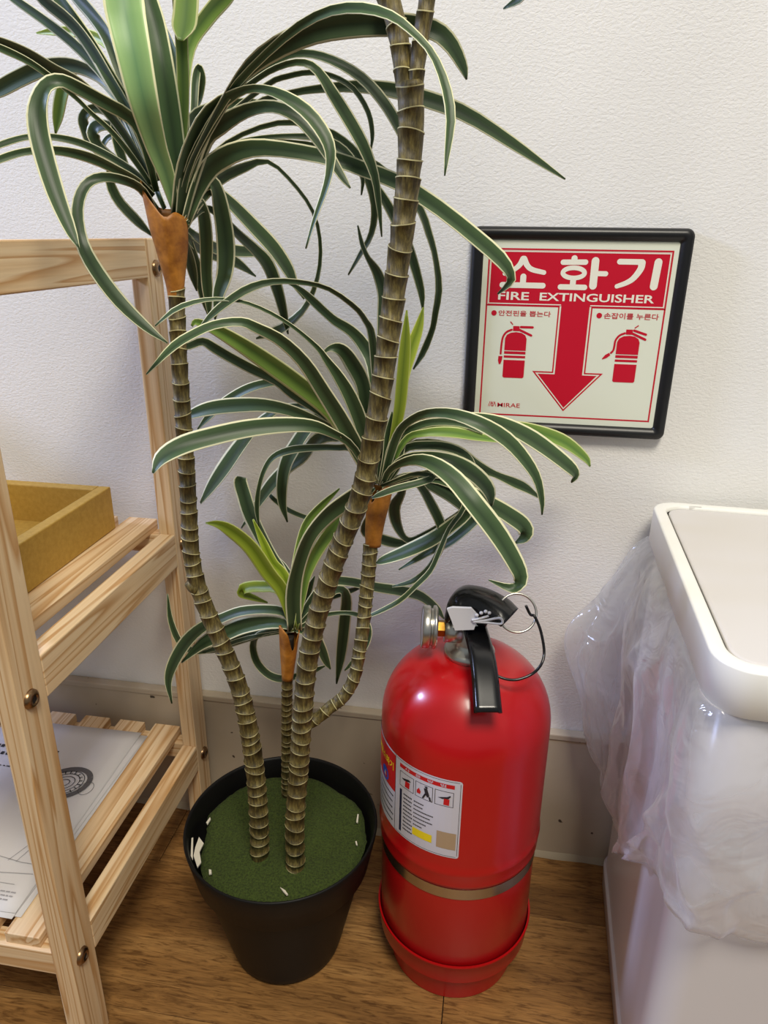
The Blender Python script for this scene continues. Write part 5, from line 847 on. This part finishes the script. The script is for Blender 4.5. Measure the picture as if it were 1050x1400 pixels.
# columns run down from under the lid: (local x outward negative, local depth, height)
cols = [
 [(0.020, 0.0035, 0.466), (0.002, 0.0035, 0.452), (-0.006, 0.006, 0.40), (-0.004, 0.010, 0.34), (-0.002, 0.018, 0.28), (0.000, 0.024, 0.240)],
 [(0.012, 0.014, 0.466), (-0.006, 0.015, 0.450), (-0.042, 0.024, 0.395), (-0.072, 0.036, 0.345), (-0.040, 0.046, 0.262), (-0.008, 0.056, 0.200)],
 [(0.012, 0.040, 0.466), (-0.006, 0.040, 0.450), (-0.036, 0.045, 0.390), (-0.058, 0.052, 0.330), (-0.026, 0.066, 0.250), (-0.003, 0.080, 0.192)],
 [(0.012, 0.075, 0.466), (-0.004, 0.075, 0.452), (-0.018, 0.076, 0.400), (-0.020, 0.082, 0.320), (-0.010, 0.098, 0.225), (-0.004, 0.112, 0.176)],
 [(0.012, 0.110, 0.466), (-0.003, 0.110, 0.454), (-0.016, 0.112, 0.400), (-0.008, 0.118, 0.310), (-0.012, 0.128, 0.225), (-0.003, 0.140, 0.166)],
 [(0.012, 0.160, 0.466), (-0.002, 0.160, 0.455), (-0.010, 0.160, 0.400), (-0.004, 0.164, 0.320), (-0.008, 0.172, 0.240), (-0.002, 0.180, 0.200)],
 [(0.012, 0.210, 0.466), (-0.001, 0.210, 0.456), (-0.008, 0.212, 0.400), (-0.004, 0.216, 0.330), (-0.007, 0.222, 0.260), (-0.003, 0.230, 0.243)],
 [(0.012, 0.260, 0.466), (-0.001, 0.262, 0.456), (-0.006, 0.264, 0.400), (-0.003, 0.268, 0.350), (-0.006, 0.274, 0.315), (-0.004, 0.280, 0.282)],
 [(0.020, 0.300, 0.466), (0.004, 0.308, 0.456), (0.000, 0.318, 0.410), (0.002, 0.318, 0.360), (-0.002, 0.322, 0.328), (0.000, 0.322, 0.298)],
 [(0.060, 0.305, 0.466), (0.060, 0.3165, 0.456), (0.060, 0.326, 0.410), (0.060, 0.320, 0.360), (0.060, 0.328, 0.310), (0.060, 0.324, 0.276)],
 [(0.120, 0.305, 0.466), (0.120, 0.3165, 0.456), (0.120, 0.328, 0.410), (0.120, 0.320, 0.360), (0.120, 0.326, 0.320), (0.120, 0.322, 0.290)],
 [(0.190, 0.305, 0.466), (0.190, 0.3165, 0.456), (0.190, 0.327, 0.410), (0.190, 0.320, 0.360), (0.190, 0.326, 0.310), (0.190, 0.322, 0.280)],
 [(0.232, 0.300, 0.466), (0.246, 0.308, 0.456), (0.252, 0.310, 0.410), (0.250, 0.310, 0.360), (0.256, 0.312, 0.310), (0.252, 0.312, 0.270)],
]
NV, NU = 72, 240
CC = [VN.run(c, NV) for c in cols]
bm = bmesh.new(); grid = []
for j in range(NV+1):
    grid.append(VN.run([c[j] for c in CC], NU))
vg = []
for j in range(NV+1):
    row = []
    for i in range(NU+1):
        x, y, z = grid[j][i]; q = j/NV
        amp = 0.017*min(1, q*2.5)*(0.55 + 0.45*q)
        ii = i*150/NU
        # broad folds with pinched, sharp crests, plus smaller slanting creases
        d = 0.9*(0.55 - abs(noise.noise(Vector((ii*0.050 + q*0.9, q*1.3, 2.0))))*2.4) + 0.45*(0.5 - abs(noise.noise(Vector((ii*0.085 - q*2.2, q*2.4, 7))))*2.2) + 0.22*(0.5 - abs(noise.noise(Vector((ii*0.14 + q*4.0, q*5.0, 11))))*2.2)
        v = Vector((ii*0.05, q, 2.0))
        u = i/NU*12
        nx, ny = (-1.0, 0.12*noise.noise(v*1.7)) if u < 7.2 else ((-0.6, 0.8) if u < 8.6 else ((0.0, 1.0) if u < 11.6 else (0.7, 0.7)))
        off_ = amp*(d + 0.25)
        if off_ < -0.002: off_ = -0.002
        row.append(bm.verts.new(bagp(x + nx*off_, y + ny*off_, z + 0.006*noise.noise(Vector((i*0.07, 9, 1)))*q)))
    vg.append(row)
for j in range(NV):
    for i in range(NU): bm.faces.new((vg[j][i], vg[j][i+1], vg[j+1][i+1], vg[j+1][i])).smooth = True
for i in range(NU):   # turned-up hem: a second layer of film along the lower edge
    pass
hem = []
for i in range(NU+1):
    a, b_ = vg[NV][i].co, vg[NV-5][i].co; o_ = (vg[NV][i].co - (BO + br*BW/2 + bd*BD/2)); o_.z = 0; o_.normalize()
    hem.append((vg[NV][i], bm.verts.new(a.lerp(b_, 0.5) + o_*0.0016), bm.verts.new(b_ + o_*0.0010)))
for a, b_ in zip(hem, hem[1:]):
    for q in range(2): bm.faces.new((a[q], a[q+1], b_[q+1], b_[q])).smooth = True
tag(obj('bin_liner', fix(bm), M_BAG), 'crumpled clear plastic bag hanging out under the white bin lid', 'plastic bag')
# ------------------------------------------------------------------ potted plant
PX, PY = -0.1932, -0.1790
pp = empty('potted_plant', (PX, PY, 0), 'artificial dracaena plant with several ringed stems in a black pot', 'potted plant')
bm = bmesh.new()
lathe(bm, [(0, 0), (0.052, 0), (0.0570, 0.0008), (0.0600, 0.005), (0.0625, 0.014), (0.0855, 0.116), (0.0868, 0.121), (0.0925, 0.124), (0.0995, 0.160), (0.1010, 0.1685), (0.1003, 0.1705), (0.0990, 0.1705), (0.0975, 0.168), (0.0940, 0.150), (0.0880, 0.120), (0, 0.120)], (PX, PY, 0), 96)
pot = obj('pot', fix(bm), M_POT, pp)
bm = bmesh.new(); NR, NA = 26, 120; rings = []
for i in range(NR+1):
    rr_ = i/NR; ring = []
    for k in range(NA):
        a = 2*math.pi*k/NA; ca, sa = math.cos(a), math.sin(a)
        edge = 0.0895 + 0.0035*noise.noise(Vector((ca*3, sa*3, 1))) + 0.0012*noise.noise(Vector((ca*14, sa*14, 4)))
        if -2.9 < a - math.pi*1.06 < 0.0 and False: pass
        dl = abs((a - math.pi*1.08 + math.pi) % (2*math.pi) - math.pi); edge -= 0.007*max(0, 1 - (dl/0.45)**2)
        dl = abs((a - math.pi*1.68 + math.pi) % (2*math.pi) - math.pi); edge -= 0.005*max(0, 1 - (dl/0.16)**2)
        r_ = edge*rr_; x, y = PX + r_*ca, PY + r_*sa
        z = 0.1535 + 0.0035*noise.noise(Vector((x*28, y*28, 0))) + 0.0009*noise.noise(Vector((x*140, y*140, 0))) - 0.006*max(0, (rr_-0.9)/0.1)**2
        for (tx, ty) in ((-0.207, -0.215), (-0.1663, -0.222), (-0.205, -0.128)):
            z += 0.005*math.exp(-((x-tx)**2+(y-ty)**2)/(2*0.013**2))
        ring.append(bm.verts.new((x, y, z)))
    rings.append(ring)
for a, b_ in zip(rings, rings[1:]):
    for k in range(NA):
        try: bm.faces.new((a[k], a[(k+1) % NA], b_[(k+1) % NA], b_[k])).smooth = True
        except ValueError: pass
bmesh.ops.remove_doubles(bm, verts=bm.verts, dist=1e-5)
low = [v for v in bm.verts if False]
obj('moss', fix(bm), M_MOSS, pp)
random.seed(8)
def flake(pts, th=0.0015):
    bm = bmesh.new(); f = bm.faces.new([bm.verts.new(p) for p in pts]); r = bmesh.ops.extrude_face_region(bm, geom=[f])
    bmesh.ops.translate(bm, verts=[v for v in r['geom'] if isinstance(v, bmesh.types.BMVert)], vec=(0, 0, th))
    obj('foam_flake', fix(bm), M_FOAM, pot)
for pts in FLAKES: flake(pts)
def trunk_mesh(name, data, spacing, parent, seed, ringw=0.0008):
    rnd = random.Random(seed)
    pts = [(a/1000, b_/1000, c/1000, r/1000) for a, b_, c, r in data]
    dense = VN.run(pts, 400)
    s = [0.0]
    for a, b_ in zip(dense, dense[1:]): s.append(s[-1] + (Vector(a[:3])-Vector(b_[:3])).length)
    total = s[-1]
    def at(d):
        d = max(0, min(total, d)); lo, hi = 0, len(s)-1
        while hi - lo > 1:
            m = (lo+hi)//2
            if s[m] <= d: lo = m
            else: hi = m
        t = (d - s[lo])/max(1e-9, s[hi]-s[lo]); return [x + (y-x)*t for x, y in zip(dense[lo], dense[hi])]
    stations = []; d = 0.0
    while d < total - spacing*0.4:
        seg = spacing*rnd.uniform(0.75, 1.25); e = min(d + seg, total)
        g = rnd.uniform(0.93, 0.97)
        stations += [(d + 0.0002, g, 0), (d + (e-d)*0.5, 1.0, 0), (e - ringw*1.0, 1.05, 0), (e - ringw*0.95, 1.075, 1), (e - ringw*0.05, 1.075, 1)]
        d = e
    stations.append((total, 0.95, 0))
    SEG = 18; bm = bmesh.new(); rings = []; up = None
    ti = (0, 0); cnt = 0
    for q, (d, g, mi) in enumerate(stations):
        if q % 5 == 0: tilt_next = (rnd.uniform(-0.22, 0.22), rnd.uniform(-0.22, 0.22))
        tl = tilt_next if q % 5 in (2, 3, 4) else ti
        if q % 5 == 4: ti = tilt_next
        p = at(d); a, b_ = at(d-0.004), at(d+0.004)
        t = (Vector(b_[:3]) - Vector(a[:3])).normalized()
        if up is None: up = Vector((1, 0, 0))
        up = (up - t*up.dot(t)).normalized(); sd = t.cross(up); r = p[3]*g
        ring = []
        for k in range(SEG):
            an = 2*math.pi*k/SEG; ox, oy = math.cos(an)*r, math.sin(an)*r
            w = 1 + 0.03*math.sin(an*3 + q) 
            ring.append(bm.verts.new(Vector(p[:3]) + (up*ox + sd*oy)*w + t*(tl[0]*ox + tl[1]*oy)))
        rings.append((ring, mi))
    for (a, ma), (b_, mb) in zip(rings, rings[1:]):
        for k in range(SEG):
            f = bm.faces.new((a[k], a[(k+1) % SEG], b_[(k+1) % SEG], b_[k])); f.smooth = True; f.material_index = 1 if (ma and mb) else 0
    bm.faces.new(list(reversed(rings[0][0]))); bm.faces.new(rings[-1][0])
    return obj(name, fix(bm), [M_BARK, M_RING], parent)
TR = {}
TR[1] = trunk_mesh('stem', TRUNKS['T1'], 0.0122, pp, 1)
TR[2] = trunk_mesh('stem', TRUNKS['T2'], 0.0135, pp, 2)
TR['FR'] = trunk_mesh('fork', TRUNKS['FR'], 0.0150, TR[2], 3)
TR['FL'] = trunk_mesh('fork', TRUNKS['FL'], 0.0150, TR[2], 4)
TR[3] = trunk_mesh('stem', TRUNKS['T3'], 0.0098, pp, 5)
TR[4] = trunk_mesh('stem', TRUNKS['T4'], 0.0092, pp, 6)
# broken stub on the kinked stem
bm = bmesh.new(); tube(bm, [(-0.2483, -0.2090, 0.4545), (-0.2547, -0.2090, 0.4582), (-0.2581, -0.2100, 0.4613)], [0.0075, 0.0062, 0.0040], 10)
obj('stub', fix(bm), M_BARK, TR[1])
def husk(name, data, parent, lobes, seed):
    """paper-like sheath cupped round the top of a stem; lobes: (angle, height gain)"""
    pts = [(a/1000, b_/1000, c/1000, r/1000) for a, b_, c, r in data]; n = 18
    P = VN.run(pts, n); SEG = 40; bm = bmesh.new(); outer, inner = [], []
    top = Vector(P[-1][:3]) - Vector(P[-2][:3]); ax = (Vector(P[-1][:3]) - Vector(P[0][:3])).normalized()
    up = Vector((1, 0, 0)); up = (up - ax*up.dot(ax)).normalized(); sd = ax.cross(up)
    L_ = (Vector(P[-1][:3]) - Vector(P[0][:3])).length
    for i, p in enumerate(P):
        q = i/n; ro, ri = [], []
        for k in range(SEG):
            an = 2*math.pi*k/SEG
            gain = sum(h*math.exp(-(((an - la + math.pi) % (2*math.pi) - math.pi)/wd)**2) for la, h, wd in lobes)
            r = p[3]*(1 + 0.05*math.sin(an*5 + seed)*q + 0.04*noise.noise(Vector((an*2, q*5, seed))))
            rad = up*math.cos(an) + sd*math.sin(an)
            base = Vector(P[0][:3]).lerp(Vector(p[:3]), 1.0)
            v = base + ax*(gain*L_*q*q) + rad*r
            ro.append(bm.verts.new(v)); ri.append(bm.verts.new(v - rad*0.0008))
        outer.append(ro); inner.append(ri)
    for i in range(n):
        for k in range(SEG):
            j = (k+1) % SEG
            bm.faces.new((outer[i][k], outer[i][j], outer[i+1][j], outer[i+1][k])); bm.faces.new((inner[i][k], inner[i+1][k], inner[i+1][j], inner[i][j]))
    for k in range(SEG):
        j = (k+1) % SEG; bm.faces.new((outer[n][k], outer[n][j], inner[n][j], inner[n][k])); bm.faces.new((outer[0][k], inner[0][k], inner[0][j], outer[0][j]))
    for f in bm.faces: f.smooth = True
    obj(name, fix(bm), M_HUSK, parent)
    # dark bundle of leaf bases inside the sheath
    bm = bmesh.new(); tube(bm, [Vector(p[:3]) for p in P[4:-3]], [P[4][3]*0.72, P[-3][3]*0.5], 14)
    obj('leaf_base_bundle', fix(bm), M_CORE, parent)
husk('husk', HUSKS['H1'], TR[1], [(math.pi*1.12, 0.30, 0.75), (math.pi*1.62, -0.10, 0.4), (0.0, -0.10, 0.6)], 1)
husk('husk', HUSKS['H3'], TR[3], [(math.pi*1.75, 0.1, 0.8), (math.pi*1.35, -0.22, 0.4)], 2)
husk('husk', HUSKS['H4'], TR[4], [(math.pi*1.2, 0.08, 0.8), (math.pi*1.72, -0.35, 0.4)], 3)
def leaf_mesh(rows):
    n = 30 if len(rows) > 7 else 20
    S = VN.run(rows, n); US = (-1.0, -0.72, -0.36, 0.0, 0.36, 0.72, 1.0)
    verts, faces, uvs = [], [], []
    acc = 0.0; prev = None; m = len(US); half = (n+1)*m
    top, bot = [], []
    for i, s in enumerate(S):
        p = Vector(s[:3])/1000; w = Vector(s[3:6]).normalized(); hw = max(0.0004, s[6]/2000)
        a = Vector(S[max(i-1, 0)][:3]); b_ = Vector(S[min(i+1, n)][:3]); t = (b_-a).normalized()
        w = (w - t*w.dot(t)).normalized(); nn = t.cross(w).normalized()
        view = Vector((0, -0.742, 0.75)) - p
        if prev is not None: acc += (p-prev).length
        prev = p
        for u in US:
            q = p + w*hw*u + nn*(hw*0.30*(abs(u)**1.3 - 0.4))*FS[0]
            top.append(q); bot.append(q - nn*0.0005*FS[0]); 
        uvs.append(acc)
    verts = top + bot
    def uvof(k): k = k % half; return ((US[k % m]+1)/2, uvs[k//m]*12)
    for i in range(n):
        for k in range(m-1):
            a = i*m+k; faces.append((a, a+1, a+m+1, a+m)); faces.append((half+a, half+a+m, half+a+m+1, half+a+1))
        for k in (0, m-1):
            a = i*m+k; faces.append((a, a+m, half+a+m, half+a))
    for i in (0, n):
        for k in range(m-1): a = i*m+k; faces.append((a, a+1, half+a+1, half+a))
    me = bpy.data.meshes.new('leaf'); me.from_pydata([tuple(v) for v in verts], [], faces)
    uv = me.uv_layers.new(name='UVMap')
    for p in me.polygons:
        p.use_smooth = True
        for li in p.loop_indices: uv.data[li].uv = uvof(me.loops[li].vertex_index)
    bm = bmesh.new(); bm.from_mesh(me); fix(bm); bm.to_mesh(me); bm.free()
    return me
random.seed(21)
FS = [1]
for c, kind, rows in LEAVES:
    w = Vector(rows[len(rows)//2][3:6]); a, b_ = Vector(rows[len(rows)//2-1][:3]), Vector(rows[min(len(rows)//2+1, len(rows)-1)][:3])
    nn = (b_-a).cross(w); pm = Vector(rows[len(rows)//2][:3])/1000
    FS[0] = 1 if nn.dot(Vector((0, -0.742, 0.75)) - pm) > 0 else -1
    obj('leaf', leaf_mesh(rows), LEAF[kind], TR[c])
# crowns of the two forks, above the picture
for key, cnt, sd in (('FR', 6, 31), ('FL', 5, 32)):
    rnd = random.Random(sd); e = TRUNKS[key][-1]; base = Vector(e[:3])
    for k in range(cnt):
        a = 2*math.pi*k/cnt + rnd.uniform(-0.2, 0.2); dx, dy = math.cos(a), math.sin(a)
        if dy > 0: dy *= 0.6
        L_ = rnd.uniform(120, 165); rows = []
        for q in (0, 0.2, 0.45, 0.7, 0.9, 1.0):
            rows.append((base.x + dx*L_*q*0.9, base.y + dy*L_*q*0.75, base.z + 190*q - 90*q*q, -dy*100, dx*100, 0, (9, 14, 17, 14, 8, 1)[(0, 0.2, 0.45, 0.7, 0.9, 1.0).index(q)]))
        FS[0] = 1
        obj('leaf', leaf_mesh(rows), LEAF['v'], TR[2])
FS[0] = 1
obj('leaf', leaf_mesh(TIPLEAF), LEAF['v'], TR[2])
